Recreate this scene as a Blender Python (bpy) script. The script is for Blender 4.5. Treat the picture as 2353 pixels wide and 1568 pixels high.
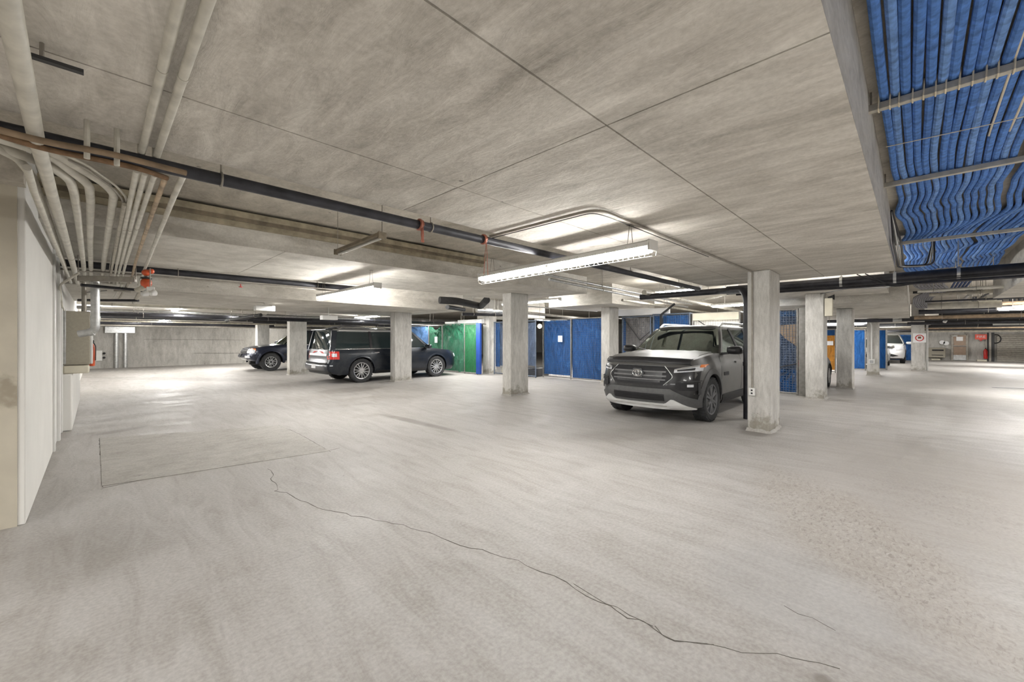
import bpy, bmesh, math, random
from mathutils import Vector, Matrix

# ------------------------------------------------------------------ clear, camera, world, exposure
for o in list(bpy.data.objects):
    bpy.data.objects.remove(o, do_unlink=True)
S = bpy.context.scene
COL = S.collection
RND = random.Random(11)
PI = math.pi

# world axes: X runs along the drive aisle to the right-hand vanishing point, Y to the left-hand one
YAW = math.radians(44.5)
FPX, CX, HY, CAMZ = 940.0, 1176.5, 778.0, 1.40
cam_d = bpy.data.cameras.new('camera')
cam = bpy.data.objects.new('camera', cam_d)
COL.objects.link(cam)
cam.location = (0, 0, CAMZ)
cam.rotation_euler = (PI / 2, 0, YAW - PI / 2)
cam_d.sensor_width = 36.0
cam_d.lens = 36.0 * FPX / 2353.0
cam_d.shift_y = -(784.0 - HY) / 2353.0
cam_d.clip_start = 0.02
S.camera = cam

w = bpy.data.worlds.new('world')
S.world = w
w.use_nodes = True
w.node_tree.nodes['Background'].inputs[0].default_value = (0.9, 0.93, 1.0, 1)
w.node_tree.nodes['Background'].inputs[1].default_value = 0.05

S.view_settings.view_transform = 'Standard'
S.view_settings.look = 'None'
S.view_settings.gamma = 1.0
S.view_settings.use_curve_mapping = False
S.view_settings.exposure = 0.40
try:
    S.cycles.use_denoising = True
    S.cycles.max_bounces = 6
    S.cycles.use_adaptive_sampling = True
    S.cycles.adaptive_threshold = 0.09
    S.cycles.diffuse_bounces = 3
    S.cycles.sample_clamp_indirect = 6.0
except Exception:
    pass
TUBE = 88.0      # emission of the fluorescent tubes

def area(x, y, z, sx, sy, power, col=(1.0, 0.982, 0.95)):
    l = bpy.data.lights.new('fill_area_lamp', 'AREA')
    l.shape = 'RECTANGLE'
    l.size, l.size_y = sx, sy
    l.energy = power
    l.color = col
    o = bpy.data.objects.new('fill_area_lamp', l)
    COL.objects.link(o)
    o.location = (x, y, z)
    return o

# unseen area lamps added as fill; visible fixtures emit themselves
for (x, y, z, p) in [(3.3, -3.2, 2.36, 110), (-2.2, -1.2, 2.30, 110), (-2.6, 2.2, 2.30, 95), (1.2, -4.2, 2.36, 100), (5.6, -3.6, 2.3, 130),
                     (3.2, 11.2, 2.2, 45), (3.2, 16.5, 2.2, 25), (9.6, -3.2, 2.2, 120), (9.6, 12.0, 2.2, 90),
                     (15.5, -3.0, 2.2, 90), (21.0, -3.0, 2.2, 120), (27.0, -3.5, 2.2, 110), (33.5, -3.5, 2.2, 130),
                     (11.5, 18.5, 2.1, 120), (4.0, 22.5, 2.1, 110), (15.0, 5.0, 2.2, 110), (27.5, 3.0, 2.2, 200),
                     (34.0, 2.5, 2.2, 220), (10.6, 3.6, 2.35, 40), (19.0, 2.2, 2.2, 90), (13.2, 8.2, 2.3, 80)]:
    area(x, y, z, 0.25, 2.3, p)
# unseen point lamps added to brighten the slab and walls of the far bays
for (x, y, z, p) in [(2.2, 20.9, 1.85, 75), (6.8, 25.2, 1.8, 55), (1.2, 23.2, 1.85, 45), (-.1, 16.5, 2.1, 40), (4.8, 9.3, 2.45, 45), (10.2, 4.9, 2.5, 25), (9.3, 10.2, 2.45, 22), (9.4, 1.2, 2.5, 40), (13.6, 3.8, 2.4, 40),
                     (10.0, 15.2, 2.2, 50), (16.5, 8.0, 2.2, 80), (26.5, .9, 2.4, 60), (30.0, -4.0, 2.3, 70), (35.5, -1.5, 2.3, 70), (36.0, -6.0, 2.3, 70), (15.5, -2.2, 2.6, 35), (20.5, -2.5, 2.6, 35)]:
    l = bpy.data.lights.new('fill_point_lamp', 'POINT')
    l.energy = p * 1.3
    l.color = (1.0, 0.982, 0.95)
    l.shadow_soft_size = .12
    o = bpy.data.objects.new('fill_point_lamp', l)
    COL.objects.link(o)
    o.location = (x, y, z)


# ------------------------------------------------------------------ pixel helpers (2353 x 1568 frame)
FW = (math.cos(YAW), math.sin(YAW))
RT = (math.sin(YAW), -math.cos(YAW))
def at(x, y, d):
    r = (x - CX) / FPX
    return Vector((d * (FW[0] + RT[0] * r), d * (FW[1] + RT[1] * r), CAMZ + (HY - y) / FPX * d))
def onz(x, y, z):
    return at(x, y, (z - CAMZ) * FPX / (HY - y))
def onx(x, y, X):
    r = (x - CX) / FPX
    return at(x, y, X / (FW[0] + RT[0] * r))
def ony(x, y, Y):
    r = (x - CX) / FPX
    return at(x, y, Y / (FW[1] + RT[1] * r))

# ------------------------------------------------------------------ mesh helpers
class MB:
    def __init__(self):
        self.v, self.f, self.m = [], [], []
        self.mi = 0
    def add(self, vs, fs):
        b = len(self.v)
        self.v += [tuple(p) for p in vs]
        self.f += [tuple(b + i for i in f) for f in fs]
        self.m += [self.mi] * len(fs)
        return self
    def box(self, x0, x1, y0, y1, z0, z1):
        v = [(x0, y0, z0), (x1, y0, z0), (x1, y1, z0), (x0, y1, z0), (x0, y0, z1), (x1, y0, z1), (x1, y1, z1), (x0, y1, z1)]
        return self.add(v, [(0, 3, 2, 1), (4, 5, 6, 7), (0, 1, 5, 4), (1, 2, 6, 5), (2, 3, 7, 6), (3, 0, 4, 7)])
    def hexa(self, p):       # eight corners, bottom four then top four
        return self.add(p, [(0, 3, 2, 1), (4, 5, 6, 7), (0, 1, 5, 4), (1, 2, 6, 5), (2, 3, 7, 6), (3, 0, 4, 7)])
    def bar(self, p, q, w, h, up=(0, 0, 1)):
        p, q, up = Vector(p), Vector(q), Vector(up)
        t = (q - p).normalized()
        s = t.cross(up)
        if s.length < 1e-4:
            s = t.cross(Vector((1, 0, 0)))
        s.normalize()
        n = s.cross(t).normalized()
        s, n = s * w / 2, n * h / 2
        return self.hexa([p - s - n, q - s - n, q + s - n, p + s - n, p - s + n, q - s + n, q + s + n, p + s + n])
    def tube(self, path, r, n=10, bend=0.0, caps=True):
        pts = [Vector(p) for p in path]
        if bend > 0 and len(pts) > 2:
            out = [pts[0]]
            for i in range(1, len(pts) - 1):
                a, b, c = pts[i - 1], pts[i], pts[i + 1]
                d1, d2 = (a - b), (c - b)
                k = min(bend, d1.length * .48, d2.length * .48)
                if k < 1e-5 or d1.angle(d2, PI) > PI - .03:
                    out.append(b)
                    continue
                s, e = b + d1.normalized() * k, b + d2.normalized() * k
                for j in range(7):
                    t = j / 6
                    out.append(s * (1 - t) ** 2 + b * 2 * t * (1 - t) + e * t * t)
            out.append(pts[-1])
            pts = out
        N = len(pts)
        T = []
        for i in range(N):
            t = pts[min(i + 1, N - 1)] - pts[max(i - 1, 0)]
            T.append(t.normalized() if t.length > 1e-9 else Vector((0, 0, 1)))
        a = Vector((0, 0, 1)) if abs(T[0].z) < .9 else Vector((1, 0, 0))
        nrm = (a - T[0] * a.dot(T[0])).normalized()
        vs = []
        rr = r if isinstance(r, (list, tuple)) else None
        for i in range(N):
            nrm = (nrm - T[i] * nrm.dot(T[i]))
            nrm.normalize()
            bi = T[i].cross(nrm)
            ri = rr[min(i, len(rr) - 1)] if rr else r
            for k in range(n):
                an = 2 * PI * k / n
                vs.append(pts[i] + nrm * (math.cos(an) * ri) + bi * (math.sin(an) * ri))
        fs = []
        for i in range(N - 1):
            for k in range(n):
                k2 = (k + 1) % n
                fs.append((i * n + k, i * n + k2, (i + 1) * n + k2, (i + 1) * n + k))
        if caps:
            fs.append(tuple(reversed(range(n))))
            fs.append(tuple((N - 1) * n + k for k in range(n)))
        return self.add(vs, fs)
    def lathe(self, prof, n=24, axis='z', c=(0, 0, 0), a0=0.0, a1=2 * PI):   # prof: (radius, along-axis)
        full = abs(a1 - a0 - 2 * PI) < 1e-6
        cols = n if full else n + 1
        vs = []
        for i in range(cols):
            an = a0 + (a1 - a0) * i / n
            for (r, h) in prof:
                x, y = r * math.cos(an), r * math.sin(an)
                p = (x, y, h) if axis == 'z' else ((h, x, y) if axis == 'x' else (x, h, y))
                vs.append((p[0] + c[0], p[1] + c[1], p[2] + c[2]))
        m = len(prof)
        fs = []
        for i in range(n):
            j = (i + 1) % cols
            for k in range(m - 1):
                q = (i * m + k, j * m + k, j * m + k + 1, i * m + k + 1)
                fs.append(q if axis != 'y' else q[::-1])
        return self.add(vs, fs)
    def prism(self, poly, d):      # poly: list of 3d points, extruded by the vector d
        n = len(poly)
        d = Vector(d)
        vs = [Vector(p) for p in poly] + [Vector(p) + d for p in poly]
        fs = [tuple(reversed(range(n))), tuple(range(n, 2 * n))]
        fs += [(i, (i + 1) % n, n + (i + 1) % n, n + i) for i in range(n)]
        return self.add(vs, fs)
    def grid(self, rows, closed=False):  # rows of equal length points
        nr, nc = len(rows), len(rows[0])
        vs = [p for r in rows for p in r]
        fs = []
        for i in range(nr - 1):
            for j in range(nc if closed else nc - 1):
                j2 = (j + 1) % nc
                fs.append((i * nc + j, i * nc + j2, (i + 1) * nc + j2, (i + 1) * nc + j))
        return self.add(vs, fs)
    def sheet(self, rows, off):    # a thin closed sheet: rows of points, thickened by the vector or callable
        nr, nc = len(rows), len(rows[0])
        back = [[Vector(p) + Vector(off) for p in r] for r in rows]
        b = len(self.v)
        self.grid(rows)
        self.grid([list(reversed(r)) for r in back])
        edge = [(i, 0) for i in range(nr)] + [(nr - 1, j) for j in range(1, nc)] + [(i, nc - 1) for i in range(nr - 2, -1, -1)] + [(0, j) for j in range(nc - 2, 0, -1)]
        A = [b + i * nc + j for i, j in edge]
        B = [b + nr * nc + i * nc + (nc - 1 - j) for i, j in edge]
        k = len(A)
        self.f += [(A[i], B[i], B[(i + 1) % k], A[(i + 1) % k]) for i in range(k)]
        self.m += [self.mi] * k
        return self
    def sphere(self, c, r, n=14, m=8, sc=(1, 1, 1)):
        rows = []
        for i in range(m + 1):
            th = PI * i / m
            rows.append([(c[0] + r * sc[0] * math.sin(th) * math.cos(2 * PI * k / n), c[1] + r * sc[1] * math.sin(th) * math.sin(2 * PI * k / n), c[2] + r * sc[2] * math.cos(th)) for k in range(n)])
        return self.grid(rows, True)
    def build(self, name, mat, parent=None, smooth=35, bevel=0, recenter=None, seg=2):
        me = bpy.data.meshes.new(name)
        vs = self.v
        loc = Vector((0, 0, 0))
        if recenter is None:
            recenter = parent is None
        if recenter and vs:
            xs, ys, zs = zip(*vs)
            loc = Vector(((min(xs) + max(xs)) / 2, (min(ys) + max(ys)) / 2, min(zs)))
            vs = [(p[0] - loc.x, p[1] - loc.y, p[2] - loc.z) for p in vs]
        me.from_pydata(vs, [], self.f)
        bm = bmesh.new()
        bm.from_mesh(me)
        bmesh.ops.recalc_face_normals(bm, faces=bm.faces)
        bm.to_mesh(me)
        bm.free()
        mats = mat if isinstance(mat, (list, tuple)) else [mat]
        for q in mats:
            me.materials.append(q)
        if len(mats) > 1:
            for p, i in zip(me.polygons, self.m):
                p.material_index = i
        if smooth:
            me.polygons.foreach_set('use_smooth', [True] * len(me.polygons))
            me.set_sharp_from_angle(angle=math.radians(smooth))
        o = bpy.data.objects.new(name, me)
        COL.objects.link(o)
        o.location = loc
        if parent is not None:
            o.parent = parent
        if bevel:
            b = o.modifiers.new('bevel', 'BEVEL')
            b.width = bevel
            b.segments = seg
            b.limit_method = 'ANGLE'
            b.angle_limit = math.radians(40)
        return o

def tag(o, label, cat, group=None, kind=None):
    o['label'] = label
    o['category'] = cat
    if group:
        o['group'] = group
    if kind:
        o['kind'] = kind
    return o
def thing(name, label, cat, loc=(0, 0, 0), rz=0.0, group=None):
    o = bpy.data.objects.new(name, None)
    COL.objects.link(o)
    o.location = loc
    o.rotation_euler = (0, 0, rz)
    o.empty_display_size = .1
    return tag(o, label, cat, group)
def struct(o, label=None):
    o['kind'] = 'structure'
    if label:
        o['label'] = label
    return o
def dup(o, parent=None):
    c = o.copy()
    COL.objects.link(c)
    if parent is not None:
        c.parent = parent
    for ch in list(o.children):
        dup(ch, c)
    return c

# ------------------------------------------------------------------ materials
def newmat(name):
    m = bpy.data.materials.new(name)
    m.use_nodes = True
    nt = m.node_tree
    b = nt.nodes['Principled BSDF']
    return m, nt, b
def N(nt, t, **kw):
    n = nt.nodes.new(t)
    for k, v in kw.items():
        if k in n.inputs.keys() if hasattr(n.inputs, 'keys') else False:
            n.inputs[k].default_value = v
        else:
            setattr(n, k, v)
    return n
def noise(nt, vec, scale, detail=4, rough=.55, dist=0.0):
    n = nt.nodes.new('ShaderNodeTexNoise')
    n.inputs['Scale'].default_value = scale
    n.inputs['Detail'].default_value = detail
    n.inputs['Roughness'].default_value = rough
    n.inputs['Distortion'].default_value = dist
    if vec is not None:
        nt.links.new(vec, n.inputs['Vector'])
    return n.outputs['Fac']
def coords(nt, scale=(1, 1, 1), rot=(0, 0, 0), kind='Object', loc=(0, 0, 0)):
    t = nt.nodes.new('ShaderNodeTexCoord')
    m = nt.nodes.new('ShaderNodeMapping')
    m.inputs['Scale'].default_value = scale
    m.inputs['Rotation'].default_value = rot
    m.inputs['Location'].default_value = loc
    nt.links.new(t.outputs[kind], m.inputs['Vector'])
    return m.outputs['Vector']
def wcoords(nt, scale=(1, 1, 1), rot=(0, 0, 0), loc=(0, 0, 0)):
    t = nt.nodes.new('ShaderNodeNewGeometry')
    m = nt.nodes.new('ShaderNodeMapping')
    m.inputs['Scale'].default_value = scale
    m.inputs['Rotation'].default_value = rot
    m.inputs['Location'].default_value = loc
    nt.links.new(t.outputs['Position'], m.inputs['Vector'])
    return m.outputs['Vector']
def ramp(nt, fac, stops):
    r = nt.nodes.new('ShaderNodeValToRGB')
    e = r.color_ramp.elements
    while len(e) < len(stops):
        e.new(.5)
    for i, (p, c) in enumerate(stops):
        e[i].position = p
        e[i].color = c if len(c) == 4 else (*c, 1)
    nt.links.new(fac, r.inputs['Fac'])
    return r.outputs['Color']
def mix(nt, fac, a, b, mode='MIX'):
    m = nt.nodes.new('ShaderNodeMix')
    m.data_type = 'RGBA'
    m.blend_type = mode
    for sock, val in ((m.inputs[0], fac), (m.inputs[6], a), (m.inputs[7], b)):
        if hasattr(val, 'is_linked') or hasattr(val, 'node'):
            nt.links.new(val, sock)
        elif isinstance(val, (int, float)):
            sock.default_value = val
        else:
            sock.default_value = (*val, 1) if len(val) == 3 else val
    return m.outputs[2]
def math_(nt, op, a, b=None, clamp=False):
    m = nt.nodes.new('ShaderNodeMath')
    m.operation = op
    m.use_clamp = clamp
    for i, v in enumerate((a, b)):
        if v is None:
            continue
        if hasattr(v, 'node'):
            nt.links.new(v, m.inputs[i])
        else:
            m.inputs[i].default_value = v
    return m.outputs[0]
def bump(nt, b, h, strength=.3, dist=.01):
    n = nt.nodes.new('ShaderNodeBump')
    n.inputs['Strength'].default_value = strength
    n.inputs['Distance'].default_value = dist
    nt.links.new(h, n.inputs['Height'])
    nt.links.new(n.outputs['Normal'], b.inputs['Normal'])
def plain(name, col, rough=.5, metal=0.0, var=.12, scale=6.0, bmp=0.0, coat=0.0, spec=None, emit=0):
    m, nt, b = newmat(name)
    vec = coords(nt)
    f = noise(nt, vec, scale, 5)
    lo = tuple(max(0, c * (1 - var)) for c in col)
    hi = tuple(min(1, c * (1 + var)) for c in col)
    nt.links.new(ramp(nt, f, [(.3, lo), (.7, hi)]), b.inputs['Base Color'])
    b.inputs['Roughness'].default_value = rough
    b.inputs['Metallic'].default_value = metal
    if coat:
        b.inputs['Coat Weight'].default_value = coat
        b.inputs['Coat Roughness'].default_value = .06
    if spec is not None:
        b.inputs['Specular IOR Level'].default_value = spec
    if bmp:
        bump(nt, b, noise(nt, vec, scale * 6, 4), bmp, .005)
    if emit:
        b.inputs['Emission Color'].default_value = (1, .98, .94, 1)
        b.inputs['Emission Strength'].default_value = emit
    return m
def concrete(name, dark, mid, light, scale=1.0, streak=(1, 1, 1), rot=0.0, bmp=.25, stain=.35, rough=.85, pits=True, f4mix=.3):
    m, nt, b = newmat(name)
    vec = wcoords(nt, (scale, scale, scale))
    vst = wcoords(nt, (scale * streak[0], scale * streak[1], scale * streak[2]), (0, 0, rot))
    f1 = noise(nt, vst, 2.2, 5, .66, .5)
    f2 = noise(nt, vec, .55, 1, .5)
    f3 = noise(nt, vec, 38, 2, .6)
    f4 = noise(nt, vst, 6.5, 5, .68, .7)
    c = ramp(nt, f1, [(.30, dark), (.5, mid), (.68, light)])
    c = mix(nt, math_(nt, 'MULTIPLY', ramp_fac(nt, f2, .42, .66), stain), c, dark)
    c = mix(nt, f4mix, c, ramp(nt, f4, [(.36, tuple(x * .62 for x in mid)), (.5, mid), (.66, tuple(min(1, x * 1.18) for x in light))]))
    c = mix(nt, .10, c, ramp(nt, f3, [(.3, (.1, .09, .08)), (.7, (.95, .93, .9))]))
    if pits:
        v = nt.nodes.new('ShaderNodeTexVoronoi')
        v.inputs['Scale'].default_value = 2.3
        nt.links.new(vec, v.inputs['Vector'])
        pf = math_(nt, 'LESS_THAN', math_(nt, 'ADD', v.outputs['Distance'], math_(nt, 'MULTIPLY', f3, .02)), .045)
        c = mix(nt, math_(nt, 'MULTIPLY', pf, .65), c, (.10, .09, .075))
    nt.links.new(c, b.inputs['Base Color'])
    b.inputs['Roughness'].default_value = rough
    h = math_(nt, 'ADD', f4, math_(nt, 'MULTIPLY', f3, .35))
    bump(nt, b, h, bmp, .02)
    return m
def ramp_fac(nt, f, a, b_):
    r = nt.nodes.new('ShaderNodeMapRange')
    r.inputs['From Min'].default_value = a
    r.inputs['From Max'].default_value = b_
    r.interpolation_type = 'SMOOTHSTEP'
    nt.links.new(f, r.inputs['Value'])
    return r.outputs['Result']
# ------------------------------------------------------------------ materials used across the scene
M = {}
M['ceil'] = concrete('board_formed_concrete', (.30, .275, .23), (.57, .535, .475), (.76, .725, .66), 1.0, (1.5, .45, 1), .75, .45, .32)
M['slab'] = concrete('rough_ceiling_concrete', (.26, .23, .185), (.46, .42, .35), (.60, .56, .48), .9, (1, .5, 1), .2, .25, .35)
M['beam'] = concrete('smooth_beam_concrete', (.40, .37, .32), (.62, .59, .53), (.76, .73, .67), 1.1, (.5, .5, 1.4), 0, .15, .25)
M['column'] = concrete('column_concrete', (.36, .345, .32), (.56, .545, .51), (.68, .665, .63), 2.2, (1.4, 1.4, .35), 0, .2, .25)
def add_stain(m, kind):
    nt = m.node_tree
    bs = nt.nodes['Principled BSDF']
    src = bs.inputs['Base Color'].links[0].from_socket
    g = nt.nodes.new('ShaderNodeNewGeometry')
    s = nt.nodes.new('ShaderNodeSeparateXYZ')
    nt.links.new(g.outputs['Position'], s.inputs[0])
    f = noise(nt, wcoords(nt), 5, 5, .65)
    k = math_(nt, 'ADD', s.outputs[2], math_(nt, 'MULTIPLY', math_(nt, 'SUBTRACT', f, .5), 1.1))
    c = mix(nt, math_(nt, 'MULTIPLY', ramp_fac(nt, k, .24, .02), .6), src, (.16, .135, .085))
    nt.links.new(c, bs.inputs['Base Color'])
add_stain(M['column'], 0)
M['wallc'] = concrete('wall_concrete', (.28, .265, .235), (.47, .455, .42), (.58, .565, .53), .9, (1.3, 1.3, .35), 0, .2, .45)
M['wallp'] = plain('painted_white_wall', (.74, .725, .69), .75, 0, .05, 1.6, .05)
M['white_metal'] = plain('white_enamel', (.78, .775, .75), .4, 0, .04)
M['pipe'] = plain('cream_painted_pipe', (.56, .535, .465), .45, 0, .2, 9, .08)
M['pipe_old'] = plain('dusty_insulated_pipe', (.43, .40, .335), .6, 0, .28, 11, .15)
M['rust'] = plain('rusty_iron', (.20, .12, .065), .8, .2, .5, 14, .3)
M['brownpipe'] = plain('brown_painted_pipe', (.25, .18, .115), .65, .1, .35, 10, .2)
M['rust_tan'] = plain('rust_stained_cream_pipe', (.42, .32, .215), .6, 0, .4, 9, .15)
M['dark_pipe'] = plain('navy_sprinkler_pipe', (.036, .037, .046), .5, .1, .4, 10, .08)
M['black'] = plain('black_plastic', (.018, .018, .02), .45, 0, .2)
M['blackpipe'] = plain('black_iron_pipe', (.03, .03, .036), .4, .3, .4, 8, .1)
M['galv'] = plain('galvanized_steel', (.50, .505, .50), .38, .75, .2, 14, .05)
M['galv_dull'] = plain('dull_conduit', (.34, .315, .275), .5, .4, .2, 10)
M['strut'] = plain('strut_channel_steel', (.50, .475, .41), .5, .3, .18, 14, .1)
M['tie'] = plain('cream_cable_tie', (.72, .64, .48), .6)
M['blue_ins'] = plain('blue_foam_insulation', (.085, .21, .54), .9, 0, .38, 22, .45)
M['blue_ins2'] = plain('pale_blue_foam_insulation', (.15, .29, .60), .9, 0, .38, 22, .45)
M['blue_dark'] = plain('dusty_dark_blue_insulation', (.05, .085, .20), .9, 0, .5, 20, .45)
M['grey_ins'] = plain('dusty_grey_tubing', (.22, .22, .24), .75, 0, .4, 16, .3)
M['orange'] = plain('orange_red_paint', (.60, .085, .02), .4, 0, .25, 10, .1, .3)
M['red'] = plain('red_enamel', (.55, .03, .025), .35, 0, .15)
M['copper'] = plain('reddish_wire', (.40, .15, .10), .4, .3, .3)
M['beige_metal'] = plain('beige_cabinet_paint', (.36, .33, .265), .55, 0, .08, 30, .05)
M['paper'] = plain('white_paper', (.86, .86, .86), .7, 0, .03)
M['frame'] = plain('grey_steel_frame', (.26, .25, .235), .45, .55, .2, 12)
M['frame_blue'] = plain('blue_grey_frame', (.13, .16, .21), .5, .3, .2, 12)
M['wood'] = plain('dark_timber', (.20, .165, .115), .75, 0, .35, 8, .2)
M['wood_light'] = plain('old_timber_strip', (.36, .315, .225), .75, 0, .3, 8, .2)
M['chrome'] = plain('bright_metal', (.75, .75, .76), .16, 1.0, .05)
M['rubber'] = plain('tyre_rubber', (.032, .033, .035), .75, 0, .3, 14, .2)
M['alloy'] = plain('bright_alloy', (.66, .66, .67), .28, .85, .08)
M['alloy_dark'] = plain('dark_grey_alloy', (.115, .118, .125), .35, .6, .15)
M['alloy_mid'] = plain('mid_grey_alloy', (.20, .205, .215), .4, .3, .15)
M['lamp_clear'] = plain('clear_headlamp', (.72, .74, .78), .12, .2, .1, 20, 0, .6)
M['amber'] = plain('amber_lens', (.75, .20, .03), .25, 0, .1, 10, 0, .5)
M['tail_red'] = plain('red_tail_lens', (.62, .035, .03), .2, 0, .15, 30, 0, .6)
M['glass_dark'] = plain('tinted_car_glass', (.022, .034, .036), .05, 0, .1, 3, 0, 0, .75)
M['sealed_crack'] = plain('dark_crack', (.12, .11, .095), .9, 0, .3, 40)
M['patch'] = None

def emis(name, col, st):
    m, nt, b = newmat(name)
    b.inputs['Base Color'].default_value = (.9, .9, .9, 1)
    b.inputs['Emission Color'].default_value = (*col, 1)
    b.inputs['Emission Strength'].default_value = st
    return m
M['tube'] = emis('lit_fluorescent_tube', (1.0, .985, .955), TUBE)
M['tube_off'] = plain('unlit_tube', (.55, .54, .5), .4)

def glassmat(name, tint, gl=.16):
    m, nt, b = newmat(name)
    nt.nodes.remove(b)
    tr = nt.nodes.new('ShaderNodeBsdfTransparent')
    tr.inputs[0].default_value = (*tint, 1)
    g = nt.nodes.new('ShaderNodeBsdfGlossy')
    g.inputs['Roughness'].default_value = .03
    g.inputs['Color'].default_value = (.9, 1, .95, 1)
    lw = nt.nodes.new('ShaderNodeLayerWeight')
    lw.inputs['Blend'].default_value = .35
    mr = nt.nodes.new('ShaderNodeMapRange')
    mr.inputs['To Min'].default_value = gl
    mr.inputs['To Max'].default_value = .85
    nt.links.new(lw.outputs['Fresnel'], mr.inputs['Value'])
    mx = nt.nodes.new('ShaderNodeMixShader')
    nt.links.new(mr.outputs['Result'], mx.inputs[0])
    nt.links.new(tr.outputs[0], mx.inputs[1])
    nt.links.new(g.outputs[0], mx.inputs[2])
    nt.links.new(mx.outputs[0], nt.nodes['Material Output'].inputs[0])
    return m
M['glass'] = glassmat('green_windscreen_glass', (.17, .26, .22), .24)
M['glass_side'] = glassmat('side_window_glass', (.20, .26, .25), .22)

def carpaint(name, col, flake=.5, rough=.3, dust=(.35, .33, .30), dusty=.25, metal=.5, crough=.1):
    m, nt, b = newmat(name)
    vec = coords(nt)
    f = noise(nt, vec, 260, 2, .7)
    d = noise(nt, vec, 3.5, 6, .6, .5)
    sp = noise(nt, vec, 34, 3, .75)
    c = ramp(nt, f, [(.35, tuple(x * .8 for x in col)), (.7, tuple(min(1, x * 1.35 + .004) for x in col))])
    geo = nt.nodes.new('ShaderNodeNewGeometry')
    c = mix(nt, math_(nt, 'MULTIPLY', ramp_fac(nt, d, .42, .75), dusty), c, dust)
    c = mix(nt, math_(nt, 'MULTIPLY', ramp_fac(nt, sp, .62, .72), dusty), c, dust)
    nt.links.new(c, b.inputs['Base Color'])
    b.inputs['Metallic'].default_value = metal
    b.inputs['Roughness'].default_value = rough
    b.inputs['Coat Weight'].default_value = .5
    b.inputs['Coat Roughness'].default_value = crough
    return m
M['p_grey'] = carpaint('magnetic_grey_paint', (.085, .082, .078), dusty=.06, metal=.3, crough=.4, rough=.5)
M['p_black'] = carpaint('dark_lower_paint', (.014, .014, .016), dusty=.04, metal=.2)
M['cladding'] = plain('dark_grey_cladding', (.022, .022, .024), .6, 0, .15, 20, 0, 0, .25)
M['cladding2'] = plain('mid_grey_bumper_plastic', (.052, .052, .054), .6, 0, .15, 20, 0, 0, .25)
M['bumper_grey'] = plain('mid_grey_bumper', (.085, .085, .086), .55, 0, .12, 20)
M['grille_grey'] = plain('grille_bar_grey', (.13, .13, .132), .5, 0, .12, 20)
M['silver_trim'] = plain('silver_skid_trim', (.70, .70, .69), .4, .0, .06)
M['p_navy'] = carpaint('navy_black_paint', (.005, .010, .030), dusty=.06, metal=.3)
M['p_teal'] = carpaint('dark_slate_paint', (.008, .013, .022), dusty=.06, metal=.3)
M['p_white'] = carpaint('white_paint', (.80, .81, .82), dusty=.02, metal=.0)
M['p_silver'] = carpaint('silver_paint', (.42, .42, .42), dusty=.05, metal=.6)

def tarp(name, col, hi, fold=1.0, rough=.42):
    m, nt, b = newmat(name)
    vec = coords(nt, (1, 1, 1))
    f = noise(nt, coords(nt, (2.2, 2.2, .9)), 3.0, 7, .7, 1.4)
    wv = noise(nt, vec, 60, 2, .5)
    c = ramp(nt, f, [(.36, tuple(x * .55 for x in col)), (.52, tuple(x * .92 for x in col)), (.60, col), (.70, hi)])  # light and shade of the wrinkles painted in as pale and dark streaks
    c = mix(nt, .15, c, ramp(nt, wv, [(.3, tuple(x * .6 for x in col)), (.7, hi)]))
    nt.links.new(c, b.inputs['Base Color'])
    b.inputs['Roughness'].default_value = rough
    bump(nt, b, math_(nt, 'ADD', f, math_(nt, 'MULTIPLY', wv, .05)), 1.0 * fold, .12)
    return m
M['t_blue'] = tarp('blue_poly_tarp', (.014, .115, .38), (.08, .27, .58))
M['t_blue2'] = tarp('bright_blue_poly_tarp', (.013, .13, .45), (.08, .29, .64))
M['t_pale'] = tarp('pale_blue_tarp', (.10, .24, .52), (.28, .45, .72))
M['t_green'] = tarp('green_poly_tarp', (.018, .17, .085), (.10, .34, .22))
M['t_green2'] = tarp('flat_green_tarp', (.016, .15, .055), (.04, .22, .09), .4)
M['t_grey'] = tarp('silver_grey_tarp', (.25, .25, .27), (.40, .40, .42))
M['t_bluegrey'] = tarp('blue_grey_tarp', (.08, .13, .24), (.30, .34, .42))
M['t_orange'] = tarp('orange_tarp', (.58, .24, .02), (.70, .33, .05), .5)
M['board'] = plain('cream_board', (.62, .58, .47), .7, 0, .12, 3)

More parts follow.
